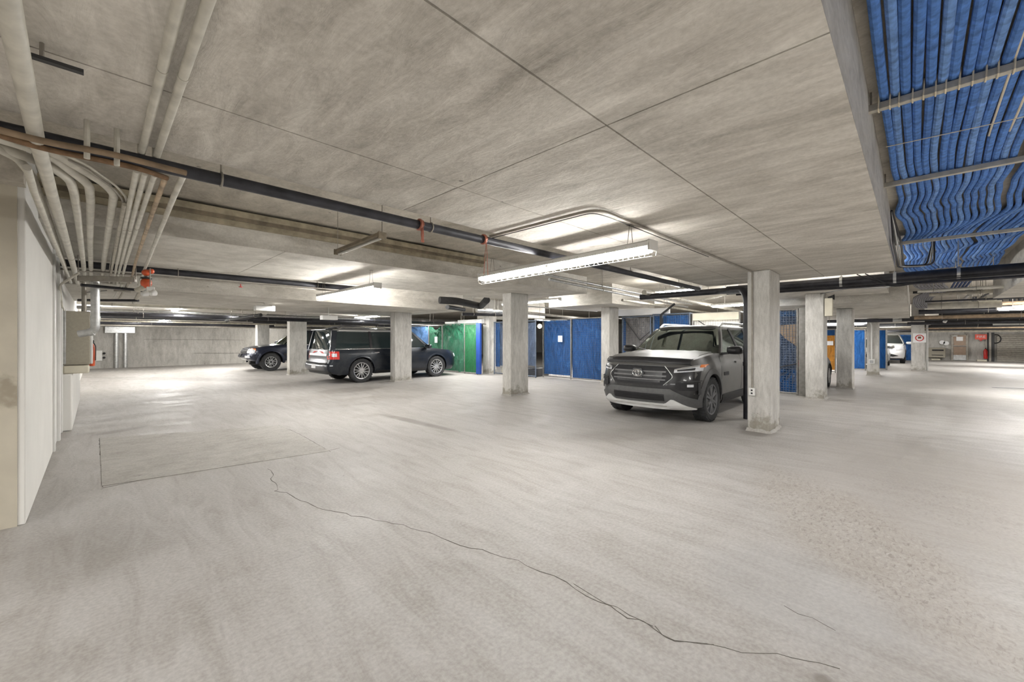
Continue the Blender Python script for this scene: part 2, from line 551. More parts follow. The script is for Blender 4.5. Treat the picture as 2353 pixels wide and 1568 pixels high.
def floor_material():
    m, nt, b = newmat('worn_parking_floor')
    vec = wcoords(nt)
    st = wcoords(nt, (.55, 1.6, 1), (0, 0, math.radians(12)))
    st2 = wcoords(nt, (1.8, .35, 1), (0, 0, math.radians(-28)))
    big = noise(nt, vec, .38, 2, .55, 0)
    mid = noise(nt, st, 1.7, 5, .64, .8)
    jit = noise(nt, vec, 1.7, 2, .6)
    fine = noise(nt, vec, 46, 2, .6)
    strk = noise(nt, st2, 3.2, 5, .70, 1.0)
    c = ramp(nt, big, [(.34, (.355, .335, .300)), (.52, (.425, .405, .375)), (.68, (.455, .452, .435))])
    c = mix(nt, .5, c, ramp(nt, mid, [(.28, (.25, .228, .198)), (.5, (.445, .425, .395)), (.74, (.58, .565, .535))]))
    c = mix(nt, .42, c, ramp(nt, strk, [(.3, (.25, .22, .185)), (.52, (.455, .435, .405)), (.72, (.58, .57, .55))]))
    c = mix(nt, .14, c, ramp(nt, fine, [(.32, (.12, .11, .10)), (.68, (.8, .78, .75))]))
    sep = nt.nodes.new('ShaderNodeSeparateXYZ')
    g = nt.nodes.new('ShaderNodeNewGeometry')
    nt.links.new(g.outputs['Position'], sep.inputs[0])
    def ellipse(cx, cy, a, bb, ang, soft=.6):
        # rotated ellipse mask, 1 inside
        ca, sa = math.cos(ang), math.sin(ang)
        dx = math_(nt, 'SUBTRACT', sep.outputs[0], cx)
        dy = math_(nt, 'SUBTRACT', sep.outputs[1], cy)
        uu = math_(nt, 'ADD', math_(nt, 'MULTIPLY', dx, ca / a), math_(nt, 'MULTIPLY', dy, sa / a))
        vv = math_(nt, 'ADD', math_(nt, 'MULTIPLY', dx, -sa / bb), math_(nt, 'MULTIPLY', dy, ca / bb))
        r2 = math_(nt, 'ADD', math_(nt, 'MULTIPLY', uu, uu), math_(nt, 'MULTIPLY', vv, vv))
        r2 = math_(nt, 'ADD', r2, math_(nt, 'MULTIPLY', math_(nt, 'SUBTRACT', jit, .5), 1.6))
        return ramp_fac(nt, r2, 1.0 + soft, 1.0 - soft)
    def pellipse(p, q, wid, soft=.6):
        A, B = onz(*p, 0), onz(*q, 0)
        d = B - A
        return ellipse((A.x + B.x) / 2, (A.y + B.y) / 2, d.length / 2, wid, math.atan2(d.y, d.x), soft)
    # warm worn band on the right, wet-looking grey film in the middle, tyre marks
    worn = pellipse((1790, 1075), (2230, 1480), .42, .7)
    worn2 = pellipse((2030, 1095), (2340, 1240), .5, .8)
    warm = pellipse((2050, 1010), (2353, 1330), 1.1, .8)
    c = mix(nt, math_(nt, 'MULTIPLY', warm, .5), c, (.40, .365, .32))
    c = mix(nt, math_(nt, 'MULTIPLY', worn, .45), c, (.375, .335, .285))
    grey = pellipse((1700, 1250), (2000, 1500), .42, .7)
    c = mix(nt, math_(nt, 'MULTIPLY', grey, .3), c, (.44, .445, .44))
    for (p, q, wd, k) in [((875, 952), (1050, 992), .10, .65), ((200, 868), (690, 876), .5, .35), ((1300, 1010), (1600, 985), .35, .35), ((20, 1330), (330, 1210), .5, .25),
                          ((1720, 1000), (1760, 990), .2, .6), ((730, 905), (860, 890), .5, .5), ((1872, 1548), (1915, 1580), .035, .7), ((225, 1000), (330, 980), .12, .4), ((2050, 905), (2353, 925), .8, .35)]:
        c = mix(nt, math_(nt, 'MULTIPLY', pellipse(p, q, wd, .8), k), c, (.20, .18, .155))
    pcol = noise(nt, wcoords(nt, (1, 2.4, 1), (0, 0, math.radians(-35))), 17, 5, .72, .8)
    wm = math_(nt, 'MAXIMUM', worn, math_(nt, 'MULTIPLY', worn2, .5))
    c = mix(nt, math_(nt, 'MULTIPLY', wm, math_(nt, 'MULTIPLY', ramp_fac(nt, pcol, .52, .66), .6)), c, (.19, .165, .135))
    c = mix(nt, math_(nt, 'MULTIPLY', wm, math_(nt, 'MULTIPLY', ramp_fac(nt, pcol, .47, .36), .4)), c, (.58, .55, .50))
    # scattered spots
    vo = nt.nodes.new('ShaderNodeTexVoronoi')
    vo.inputs['Scale'].default_value = 1.5
    nt.links.new(vec, vo.inputs['Vector'])
    c = mix(nt, math_(nt, 'MULTIPLY', math_(nt, 'LESS_THAN', vo.outputs['Distance'], .022), .7), c, (.13, .12, .105))
    c = mix(nt, 1.0, c, (.85, .845, .855), 'MULTIPLY')
    nt.links.new(c, b.inputs['Base Color'])
    ro = ramp_fac(nt, mid, .25, .8)
    rr = nt.nodes.new('ShaderNodeMapRange')
    rr.inputs['To Min'].default_value = .42
    rr.inputs['To Max'].default_value = .72
    nt.links.new(ro, rr.inputs['Value'])
    nt.links.new(rr.outputs['Result'], b.inputs['Roughness'])
    b.inputs['Specular IOR Level'].default_value = .35
    pits = math_(nt, 'MULTIPLY', pcol, .22)
    h = math_(nt, 'ADD', math_(nt, 'MULTIPLY', strk, .35), math_(nt, 'ADD', math_(nt, 'MULTIPLY', fine, .12), pits))
    bump(nt, b, h, .45, .02)
    return m
M['floor'] = floor_material()
M['patchm'] = concrete('tan_floor_patch', (.28, .26, .23), (.355, .335, .305), (.40, .385, .355), 1.2, (.8, 1.2, 1), .2, .2, .25, .7)
# ------------------------------------------------------------------ floor
fl = MB()
fl.box(-7, 46, -14, 32, -.2, 0)
floor = struct(fl.build('floor', M['floor'], recenter=False))
pp = [onz(234, 1118, 0), onz(757, 1037, 0), onz(645, 978, 0), onz(229, 1008, 0)]
patch = MB().prism([p + Vector((0, 0, .0005)) for p in pp], (0, 0, .004)).build('floor_patch', M['patchm'], floor, bevel=.002)
def crack(px, wd=.006, jit=.012, nm='crack'):
    pts = [onz(x, y, 0) for x, y in px]
    out = []
    for a, b in zip(pts[:-1], pts[1:]):
        n = max(2, int((b - a).length / .07))
        for i in range(n):
            out.append(a.lerp(b, i / n) + Vector((RND.uniform(-jit, jit), RND.uniform(-jit, jit), 0)))
    out.append(pts[-1])
    rows = []
    for i, p in enumerate(out):
        t = (out[min(i + 1, len(out) - 1)] - out[max(i - 1, 0)]).normalized()
        s = Vector((-t.y, t.x, 0)) * wd * RND.uniform(.25, 1.0) * .5
        rows.append([p - s + Vector((0, 0, .0012)), p + s + Vector((0, 0, .0012))])
    return MB().sheet(rows, (0, 0, -.001)).build(nm, M['sealed_crack'], floor, smooth=0)
crack([(615, 1078), (630, 1090), (624, 1100), (640, 1125), (632, 1128), (660, 1133), (680, 1146), (715, 1162), (760, 1175), (845, 1192), (905, 1203), (965, 1218), (1000, 1230),
       (1060, 1253), (1130, 1272), (1190, 1290), (1240, 1312), (1300, 1336), (1350, 1370), (1400, 1395), (1440, 1418), (1500, 1440)], .0075)
crack([(1320, 1345), (1372, 1378), (1420, 1400), (1480, 1432), (1530, 1466), (1580, 1481), (1640, 1482)], .005)
crack([(1500, 1440), (1545, 1472), (1620, 1480), (1700, 1500), (1790, 1508), (1850, 1516), (1930, 1538)], .005)
crack([(1800, 1395), (1860, 1420), (1920, 1450)], .003)
crack([(236, 1122), (330, 1103), (430, 1086), (500, 1073), (600, 1056), (700, 1045), (756, 1036), (780, 1030)], .009, .003, 'patch_joint')
crack([(234, 1120), (236, 1080), (232, 1040), (228, 1008)], .012, .012, 'patch_joint')
crack([(640, 977), (680, 994), (720, 1016), (760, 1039)], .007, .004, 'patch_joint')
# flat strip of a trench cover at the right edge of the aisle
tr = MB()
A, B = onz(2283, 891, 0), onz(2370, 894, 0)
tr.bar(A + Vector((0, 0, .003)), B + Vector((0, 0, .003)), .16, .006)
tr.build('trench_cover', M['blackpipe'], floor)

# ------------------------------------------------------------------ ceiling slab and the dropped slab bands (with board joints)
struct(MB().box(-7, 46, -14, 32, 2.92, 3.1).build('ceiling', M['slab'], recenter=False))

BANDS = []
def under(x, y):
    u = 2.92
    for (x0, x1, y0, y1, zl, zr) in BANDS:
        if x0 - .02 <= x <= x1 + .02 and y0 - .02 <= y <= y1 + .02:
            u = min(u, zl + (zr - zl) * (x - x0) / (x1 - x0))
    return u
def band(name, x0, x1, y0, y1, zl, zr, xs, ys, mat=None, gap=.009):
    """dropped slab band: core with board panels hung 12 mm below it; zl / zr = underside height at x0 / x1"""
    mat = mat or M['ceil']
    BANDS.append((x0, x1, y0, y1, zl, zr))
    h = lambda x: zl + (zr - zl) * (x - x0) / (x1 - x0)
    core = MB().hexa([(x0, y0, h(x0) + .012), (x1, y0, h(x1) + .012), (x1, y1, h(x1) + .012), (x0, y1, h(x0) + .012), (x0, y0, 2.925), (x1, y0, 2.925), (x1, y1, 2.925), (x0, y1, 2.925)])
    c = struct(core.build(name, M['beam'], recenter=False))
    X, Y = [x0] + xs + [x1], [y0] + ys + [y1]
    for i in range(len(X) - 1):
        for j in range(len(Y) - 1):
            a, b_ = X[i] + (gap / 2 if i else 0), X[i + 1] - (gap / 2 if i < len(X) - 2 else 0)
            cc, d = Y[j] + (gap / 2 if j else 0), Y[j + 1] - (gap / 2 if j < len(Y) - 2 else 0)
            p = MB().hexa([(a, cc, h(a)), (b_, cc, h(b_)), (b_, d, h(b_)), (a, d, h(a)), (a, cc, h(a) + .0118), (b_, cc, h(b_) + .0118), (b_, d, h(b_) + .0118), (a, d, h(a) + .0118)])
            p.build('board_panel', mat, c, smooth=0)
    return c
Z1, Z2 = CAMZ + 1.02, CAMZ + 1.11
band1 = band('ceiling_beam', -6.5, 8.45, .20, 2.9, Z1, Z1, [-3.2, 1.715], [1.05, 2.2])
band2 = band('ceiling_beam', -6.5, 8.5, 5.76, 8.3, Z2, Z2, [-3.2, 1.7, 5.2], [6.9], M['beam'])
band3 = band('ceiling_beam', -6.5, 8.0, 10.0, 14.4, 2.345, 2.245, [2.4, 4.2, 6.3], [12.2], M['beam'])
band4 = band('ceiling_beam', -6.5, 9.0, 16.2, 18.6, 2.33, 2.33, [1.5, 6], [], M['beam'])
band5 = band('ceiling_beam', -6.5, 9.0, 21.2, 23.4, 2.28, 2.28, [], [], M['slab'])
band6 = band('ceiling_beam', 10.0, 12.6, 5.95, 8.2, 2.37, 2.37, [], [], M['beam'])
band7 = band('ceiling_beam', 12.75, 25.4, .11, 2.9, 2.26, 2.08, [17], [], M['beam'])
band0 = band('ceiling_beam', 8.45, 13.4, -6.5, -1.2, 2.31, 2.25, [], [-3.2], M['ceil'])
band8 = band('ceiling_beam', 11.5, 13.4, 11.2, 13.4, 2.25, 2.25, [], [], M['beam'])
band9 = band('ceiling_beam', 27.0, 38.2, -8, 4, 2.25, 2.25, [], [], M['slab'])
band10 = band('ceiling_beam', 10.4, 12.7, .4, 2.9, 2.43, 2.43, [], [], M['beam'])
# timber strips fixed along the top of the second band's near face
for i, (dz, dy, t) in enumerate([(2.86, 5.62, .03), (2.82, 5.66, .03), (2.76, 5.70, .04)]):
    struct(MB().box(-3.4, 5.05, dy, 5.757, dz - .035, dz + .03).build('trim_%d' % (i + 1), M['wood_light'] if i % 2 == 0 else M['wood'], bevel=.004))

# ------------------------------------------------------------------ walls
WX = -.37
wl = MB()
wl.box(-7, WX, 4.77, 9.6, 0, 2.92)
wall_left = struct(wl.build('wall_left', M['wallp'], bevel=.008))
tan_shade = plain('tan_wall_shade', (.52, .475, .385), .8, 0, .10, 3)  # shaded side of the wall, its shade put into this tan colour
def smudge(m, cx, cz, r):
    nt = m.node_tree
    bs = nt.nodes['Principled BSDF']
    src = bs.inputs['Base Color'].links[0].from_socket
    g = nt.nodes.new('ShaderNodeNewGeometry')
    v = nt.nodes.new('ShaderNodeVectorMath')
    v.operation = 'DISTANCE'
    v.inputs[1].default_value = (cx, 4.757, cz)
    nt.links.new(g.outputs['Position'], v.inputs[0])
    k = math_(nt, 'ADD', v.outputs['Value'], math_(nt, 'MULTIPLY', math_(nt, 'SUBTRACT', noise(nt, wcoords(nt), 16, 4), .5), .25))
    nt.links.new(mix(nt, math_(nt, 'MULTIPLY', ramp_fac(nt, k, r, r * .2), .6), src, (.20, .16, .11)), bs.inputs['Base Color'])
q_ = ony(18, 905, 4.757)
smudge(tan_shade, q_.x, q_.z, .15)
struct(MB().box(-7, WX - .04, 4.757, 4.773, 0, 2.92).build('wall_left_return', tan_shade))
struct(MB().box(-7, WX + .004, 4.60, 4.757, 2.53, 2.92).build('trim_20', M['slab']))
# lower wall length with casing strips and a kerb ledge further on
w2 = MB()
w2.box(-7, WX + .005, 9.6, 27.0, 0, 2.92)
struct(w2.build('wall_left_far', M['wallp']))
for i, (y, wd, pr) in enumerate([(7.55, .09, .02), (8.3, .12, .03), (9.0, .10, .025)]):
    struct(MB().box(WX, WX + pr, y, y + wd, 0, 2.5).build('trim_%d' % (i + 4), M['white_metal'], bevel=.004))
struct(MB().box(WX - .1, WX + .12, 9.1, 13.6, 0, .86).build('wall_left_kerb', M['wallp'], bevel=.02))
struct(MB().box(-7, 46, 27.0, 27.4, 0, 2.92).build('wall_back', M['wallc'], recenter=False))
struct(MB().box(-6.9, 9, 24.4, 27.0, 2.02, 2.92).build('wall_back_bulkhead', M['slab']))
struct(MB().box(38.2, 38.7, -14, 32, 0, 2.92).build('wall_right', M['wallc'], recenter=False))
struct(MB().box(-7, 46, -14, -13.6, 0, 2.92).build('wall_near', M['wallc'], recenter=False))
struct(MB().box(-7.3, -7, -14, 32, 0, 2.92).build('wall_end', M['wallc'], recenter=False))
# joint lines of the back wall: pour lines as thin recessed strips
for i, (p, q) in enumerate([((445, 812), (560, 812)), ((330, 780), (560, 782))]):
    a, b_ = ony(*p, 26.99), ony(*q, 26.99)
    MB().bar(a, b_, .012, .012).build('pour_joint', M['sealed_crack'], bpy.data.objects['wall_back'])

# ------------------------------------------------------------------ columns: each one a thing
def column(x, y, sx, sy, top, label, base=True):
    top = min(under(x - sx / 2, y), under(x + sx / 2, y)) - .001
    t = thing('concrete_column', label, 'column', (x, y, 0), 0, 'garage columns')
    t['kind'] = 'thing'
    MB().box(-sx / 2, sx / 2, -sy / 2, sy / 2, 0, top).build('shaft', M['column'], t, bevel=.014)
    if base:
        b_ = MB()
        n = 14
        rows = []
        for k, (o, z) in enumerate([(.035, 0), (.018, .02), (.006, .05)]):
            ring = []
            for (cx, cy, dx, dy) in [(-1, -1, 1, 0), (1, -1, 0, 1), (1, 1, -1, 0), (-1, 1, 0, -1)]:
                for i in range(n // 2):
                    f = i / (n // 2)
                    px = (cx + dx * 2 * f) * (sx / 2)
                    py = (cy + dy * 2 * f) * (sy / 2)
                    j = RND.uniform(.4, 1.3) * o
                    ring.append((px + (math.copysign(j, px) if abs(abs(px) - sx / 2) < 1e-6 else 0), py + (math.copysign(j, py) if abs(abs(py) - sy / 2) < 1e-6 else 0), z * RND.uniform(.6, 1.2)))
            rows.append(ring)
        b_.grid(rows, True).build('base_fillet', M['patchm'], t)
    return t
column(7.26, 1.66, .62, .30, Z1 + .01, 'tall concrete column with a conduit and outlet box, beside the grey SUV')
column(7.35, 7.10, .62, .30, Z2 + .01, 'broad pale concrete column standing alone in the middle of the garage')
column(7.05, 12.05, .62, .30, 2.30, 'concrete column standing in front of the dark wagon')
column(5.45, 17.0, .62, .30, 2.345, 'concrete column standing in front of the dark pickup-nosed SUV')
column(5.6, 22.3, .5, .4, 2.29, 'thin far column with white corner strips behind the hood of the navy SUV')
column(11.35, 6.83, .55, .30, 2.38, 'pale column between the blue tarp cage and the silver tarp cage')
column(10.95, 12.0, .40, .36, 2.26, 'concrete column between the green tarps and the blue mesh cage')
column(11.75, 1.62, .55, .34, 2.44, 'column with a small cream siren box, right of the mesh cage')
column(14.85, 1.38, .6, .34, 2.24, 'pale blue-white column with a dark top in front of the orange tarp')
column(20.6, 1.10, .5, .34, 2.16, 'column with a thin conduit dropping to a low outlet box')
column(25.1, -.12, .5, .42, 2.10, 'far column bearing a white sign with a red ring')
# ------------------------------------------------------------------ fluorescent fixtures
def fixture(p, q, label, lit=True, guard=True, chains=0.0, tubes=2, housing=None, group='ceiling fluorescent fixtures', two=True):
    """p, q: top centre points of the two ends"""
    p, q = Vector(p), Vector(q)
    L = (q - p).length
    d = q - p
    t = thing('fluorescent_fixture', label, 'light', (p + q) / 2, math.atan2(d.y, d.x), group)
    t.rotation_euler.y = -math.asin(d.z / L)
    h = MB()
    pr = [(-.045, 0), (.045, 0), (.062, -.012), (.062, -.05), (.05, -.056), (-.05, -.056), (-.062, -.05), (-.062, -.012)]
    h.prism([(-L / 2, y, z) for y, z in pr], (L, 0, 0))
    h.build('housing', housing or M['white_metal'], t, smooth=0, bevel=.003)
    for s in (-1, 1):
        MB().box(s * L / 2 - .012, s * L / 2 + .012, -.066, .066, -.088, .002).build('end_plate', housing or M['white_metal'], t, bevel=.003)
    if lit is not None:
        halves = [(-L / 2 + .03, -.015), (.015, L / 2 - .03)] if two else [(-L / 2 + .03, L / 2 - .03)]
        for a, b in halves:
            for y in ((-.033, .033) if tubes == 2 else (0,)):
                MB().tube([(a, y, -.078), (b, y, -.078)], .019, 10).build('tube', M['tube'] if lit else M['tube_off'], t)
        if two:
            MB().box(-.02, .02, -.05, .05, -.085, -.05).build('lamp_holder', M['white_metal'], t, bevel=.003)
    if not chains and lit is not None and group:
        for s in (-1, 1):
            MB().tube([(s * L * .38, 0, 0), (s * L * .38, 0, under(*((p + q) / 2).xy) - (p.z + q.z) / 2)], .006, 6).build('hanger_rod', M['galv_dull'], t)
    if guard:
        g = MB()
        n = int(L / .11)
        for y, z in ((-.068, -.075), (-.05, -.125), (0, -.135), (.05, -.125), (.068, -.075)):
            g.tube([(-L / 2, y, z), (L / 2, y, z)], .0018, 5)
        for i in range(n + 1):
            x = -L / 2 + L * i / n
            g.tube([(x, -.066, -.03), (x, -.068, -.075), (x, -.05, -.125), (x, 0, -.135), (x, .05, -.125), (x, .068, -.075), (x, .066, -.03)], .0018, 5)
        g.build('wire_guard', M['galv_dull'], t)['kind'] = 'stuff'
    if chains:
        for s in (-1, 1):
            for y in (-.03, .03):
                MB().tube([(s * (L / 2 - .22), y * .4, chains), (s * (L / 2 - .22) + y * .3, y, 0)], .003, 6).build('chain', M['galv_dull'], t)
            MB().box(s * (L / 2 - .22) - .02, s * (L / 2 - .22) + .02, -.03, .03, chains - .004, chains).build('ceiling_hook', M['galv_dull'], t)
    return t
F = CAMZ
fixture((3.54, 4.03, F + .843), (3.35, 1.6, F + .843), 'long lit fluorescent fixture with a white wire guard, hung on chains near the middle', chains=.17)
fixture((3.14, 8.48, F + .88), (3.12, 6.04, F + .88), 'lit fluorescent fixture with a wire guard under the second ceiling beam', chains=.22)
fixture((1.78, 17.2, F + .97), (1.82, 14.85, F + 1.0), 'bright short-looking fluorescent light among dark pipes above the back wall', guard=False, chains=.1)
fixture((1.76, 20.6, F + .72), (1.72, 18.4, F + .72), 'smallest lit fluorescent light, farthest back at the left', guard=False, chains=.1)
fixture((9.45, 9.7, F + 1.18), (9.4, 7.3, F + 1.18), 'lit fluorescent strip right of the middle column, against the beam end', guard=False, chains=.3)
fixture((9.5, 4.55, F + 1.17), (9.45, 3.4, F + 1.17), 'short lit fluorescent light above the grey SUV, seen almost end on', guard=False, chains=.3, two=False)
fixture((12.6, 4.2, F + 1.0), (12.5, 2.9, F + 1.0), 'lit fluorescent light behind the cream board cage, beside the black drain', guard=False, chains=.4, two=False)
fixture((7.6, 16.6, F + .93), (7.6, 14.6, F + .93), 'lit fluorescent light above the dark wagon roof', guard=False)
fixture((22.0, 3.5, F + .7), (22.0, 1.1, F + .7), 'lit fluorescent tube behind the cream and blue-white columns', guard=False)
fixture((30.5, 2.9, F + .78), (30.5, .5, F + .78), 'lit fluorescent light above the white car', guard=False)
fixture((16.0, -3.6, F + .8), (16.0, -1.5, F + .8), 'lit fluorescent light under the right-hand ceiling slab', guard=False)
fixture((29.0, -2.6, F + .76), (29.0, -4.6, F + .76), 'far lit fluorescent light near the roller door', guard=False)
fixture((13.8, 10.4, F + .78), (11.9, 10.4, F + .78), 'lit strip above the blue mesh cage', guard=False, group='ceiling fluorescent fixtures')
fixture((13.2, 14.6, F + .76), (11.4, 14.6, F + .76), 'lit strip glowing above the green tarps', guard=False)
# unlit fixture hanging from one rod near the timber strips
a, b = onz(776, 574, F + 1.02), onz(878, 534, F + 1.02)
un = fixture(a, b, 'unlit dark fluorescent fixture hanging from a rod below the timber strips', lit=False, guard=False, housing=M['wood'], tubes=1, two=False, group=None)
un.scale = (1, .62, .7)
MB().tube([(un.matrix_basis.inverted() @ Vector((b.x, b.y, b.z))), (un.matrix_basis.inverted() @ Vector((b.x, b.y, 2.92)))], .006, 6).build('hanger_rod', M['galv_dull'], un)
MB().tube([(un.matrix_basis.inverted() @ Vector((a.x, a.y, a.z))), (un.matrix_basis.inverted() @ Vector((a.x, a.y, 2.92)))], .004, 6).build('hanger_rod', M['galv_dull'], un)
# ------------------------------------------------------------------ pipes, conduits and hangers
def pipe(name, label, cat, pts, r, mat, n=12, bend=.06, group=None, collars=None, cmat=None, hang=None):
    pts = [Vector(p) for p in pts]
    o = MB().tube(pts, r, n, bend).build(name, mat)
    tag(o, label, cat, group)
    for f in hang or ():
        p = pts[0].lerp(pts[-1], f)
        hanger(p, r, under(p.x, p.y), o, None, abs((pts[-1] - pts[0]).y) > abs((pts[-1] - pts[0]).x))
    if collars:
        cum = [0]
        for a, b in zip(pts[:-1], pts[1:]):
            cum.append(cum[-1] + (b - a).length)
        for f in collars:
            s = f * cum[-1]
            for i in range(len(pts) - 1):
                if cum[i] <= s <= cum[i + 1] + 1e-6:
                    d = (pts[i + 1] - pts[i]).normalized()
                    c = pts[i] + d * (s - cum[i]) - o.location
                    MB().tube([c - d * r * .55, c + d * r * .55], r * 1.12, n).build('joint_band', cmat or mat, o)
                    break
    return o
def hanger(p, r, top, owner, mat=None, both=False):
    """clevis ring and rod, a part of the pipe it carries"""
    L = Vector(p) - owner.location
    h = MB()
    ring = [(L.x + (r + .004) * math.cos(a) * both, L.y + (r + .004) * math.cos(a) * (1 - both), L.z + (r + .004) * math.sin(a)) for a in [2 * PI * i / 12 for i in range(13)]]
    h.tube(ring, .006, 6)
    h.tube([(L.x, L.y, L.z + r), (L.x, L.y, top - owner.location.z)], .006, 6)
    return h.build('pipe_hanger', mat or M['galv_dull'], owner)
z = lambda k: CAMZ + k
# main sprinkler pipe along the beam edge
zz = z(.945)
sp = pipe('sprinkler_pipe', 'long dark navy sprinkler pipe running along the near edge of the ceiling beam', 'pipe',
          [(-2.2, 2.94, zz), (8.1, 2.94, zz)], .036, M['dark_pipe'], 16, 0)
for px in ((525, 392), (1000, 520)):
    c = onz(*px, zz)
    hanger((c.x, 2.94, zz), .036, 2.92, sp)
for px, lab, mt in (((958, 520), 'bundle of reddish wires hanging from the sprinkler pipe beside the unlit fixture', M['copper']), ((1120, 549), 'reddish wire knot with loose ends on the sprinkler pipe, beside the ceiling conduit', M['copper'])):
    c = onz(*px, zz)
    wmb = MB()
    for k in range(9):
        a0 = RND.uniform(0, 6)
        pts = [(c.x + RND.uniform(-.01, .01), 2.93 + .045 * math.cos(a0 + j), zz + .045 * math.sin(a0 + j)) for j in range(4)]
        wmb.tube(pts, .004, 5, .02)
    wmb.tube([(c.x - .012, 2.93 + .04 * math.cos(a), zz + .04 * math.sin(a)) for a in [i * PI / 6 for i in range(13)]], .012, 6)
    if px[0] < 1000:
        for k in range(9):
            s = RND.uniform(-.035, .035)
            wmb.tube([(c.x + s * .3, 2.9, zz - .03), (c.x + s, 2.9 + s * .5, zz - .11), (c.x - s, 2.9 - s * .3, zz - .16), (c.x + s * .2, 2.9, zz - .05)], .0035, 5, .04)
    else:
        for s in (-.02, .012):
            wmb.tube([(c.x, 2.9, zz - .03), (c.x + s, 2.9, zz - .17), (c.x + s * 1.6, 2.9, zz - .34)], .003, 5, .03)
    tag(wmb.build('wire_bundle', mt), lab, 'wires', 'wire bundles on the sprinkler pipe')
# conduit that loops over the lamp on the ceiling to the column
k = z(1.0)
A, B, Cc = onz(1126, 543, k), onz(1400, 479, k), Vector((0, 0, 0))
cd = [A, Vector((A.x, 1.74, k)), Vector((6.93, 1.74, k)), Vector((6.93, 1.74, k - .05)), Vector((6.93, 1.74, .655))]
o = pipe('conduit', 'brown-grey electric conduit curving over the ceiling lamp and down the tall column', 'conduit', cd, .012, M['galv_dull'], 10, .16)
pipe('cable', 'thin cable clipped beside the ceiling conduit', 'cable', [(A.x + .03, A.y, k - .012), (A.x + .03, 1.8, k - .012), (A.x + .2, 1.775, k - .012), (5.2, 1.775, k - .012)], .004, M['black'], 6, .15)
ob = thing('outlet_box', 'small white outlet box low on the tall column beside the grey SUV', 'outlet', (6.936, 1.74, .54))
MB().box(-.025, .012, -.04, .04, 0, .115).build('box', M['white_metal'], ob, bevel=.004)
for dz in (.035, .08):
    MB().box(-.028, -.024, -.012, .012, dz - .012, dz + .012).build('socket', M['cladding'], ob)
# second pipe along band 2 far edge, on to the right
pipe('sprinkler_pipe', 'black pipe along the far edge of the second beam, left of the guarded lamp', 'pipe', [(WX + .01, 8.36, z(1.045)), (3.9, 8.36, z(1.045))], .05, M['blackpipe'], 14, 0, hang=(.3, .8))
vv = pipe('valve_pipe', 'thin pale pipe beneath the black pipe, with a little red sprinkler head', 'pipe', [(WX + .01, 8.36, z(.955)), (4.05, 8.36, z(.965))], .016, M['galv_dull'], 8, 0)
c = ony(553, 650, 8.36)
hd = MB()
hd.lathe([(.0, -.07), (.03, -.065), (.03, -.055), (.008, -.05), (.008, 0)], 10, 'z', (c.x - vv.location.x, 8.36 - vv.location.y, z(.955) - vv.location.z))
hd.build('sprinkler_head', M['red'], vv)
# big black drain along the end of the first beam, to the right
bd = pipe('drain_pipe', 'thick black drain pipe crossing the view at the end of the ceiling beam', 'pipe', [(8.62, 2.60, z(.93)), (8.62, -3.2, z(.92))], .082, M['blackpipe'], 20, 0)
for px in (1933, 2056, 2202):
    r_ = (px - CX) / FPX
    d_ = 8.62 / (FW[0] + RT[0] * r_)
    y_ = d_ * (FW[1] + RT[1] * r_)
    L = Vector((8.62, y_, z(.93))) - bd.location
    MB().lathe([(.088, -.018), (.094, -.018), (.094, .018), (.088, .018)], 18, 'y', tuple(L)).build('pipe_strap', M['galv'], bd)
    MB().tube([(L.x, L.y, L.z + .088), (L.x, L.y, L.z + .5)], .008, 6).build('hanger_rod', M['galv'], bd)
# the same drain left of the column: elbow and the vertical stack behind the column
pipe('drain_pipe', 'black drain with an elbow dropping behind the tall column above the grey SUV', 'pipe',
     [(8.62, 4.4, z(.93)), (8.62, 2.75, z(.93)), (8.05, 2.15, z(.86)), (7.95, 2.07, z(.7)), (7.95, 2.07, 0)], .062, M['blackpipe'], 16, .12, None, [.66, .8], M['black'])
pipe('thin_drain', 'thin black pipe clipped under the thick drain pipe', 'pipe', [(8.50, 2.4, z(.83)), (8.50, -3.2, z(.80))], .02, M['blackpipe'], 8, 0)
# pipes in the gap to the right of the lamp
pp_ = [('bluish steel pipe emerging right of the guarded lamp', [onz(1370, 606, z(1.2)), onz(1600, 668, z(1.2))], .035, 'dark_pipe'),
       ('pair of grey pipes slanting above the silver tarp, upper one', [onz(1250, 630, z(1.1)), onz(1590, 700, z(1.1))], .022, 'galv'),
       ('pair of grey pipes slanting above the silver tarp, lower bright one', [onz(1262, 642, z(1.08)), onz(1580, 706, z(1.08))], .026, 'galv'),
       ('cream pipe slanting above the grey SUV roof rails, largest one', [onz(1480, 672, z(1.0)), onz(1702, 715, z(1.0))], .055, 'pipe_old'),
       ('dusty pipe just below the largest cream pipe over the grey SUV', [onz(1430, 690, z(.95)), onz(1690, 728, z(.95))], .032, 'pipe_old'),
       ('cream branch pipe rising to the elbow above the grey SUV', [onz(1610, 690, z(1.15)), onz(1690, 672, z(1.15))], .035, 'pipe'),
       ('silver pipe passing behind the middle column, left part', [onz(1095, 713, z(.9)), onz(1160, 717, z(.9))], .06, 'galv'),
       ('dark duct pipe under the silver pipe by the middle column', [onz(1062, 722, z(.75)), onz(1160, 724, z(.75))], .05, 'blackpipe'),
       ('grey pipe right of the middle column above the blue tarps', [onz(1205, 719, z(.85)), onz(1390, 737, z(.80))], .05, 'galv_dull'),
       ('thin pale pipe above the blue tarps right of the middle column', [onz(1208, 704, z(1.1)), onz(1372, 716, z(1.1))], .02, 'galv')]
for lab, pts, r, mt in pp_:
    pipe('ceiling_pipe', lab, 'pipe', pts, r, M[mt], 12, 0, 'ceiling pipes in the far bays', hang=(.25, .75))
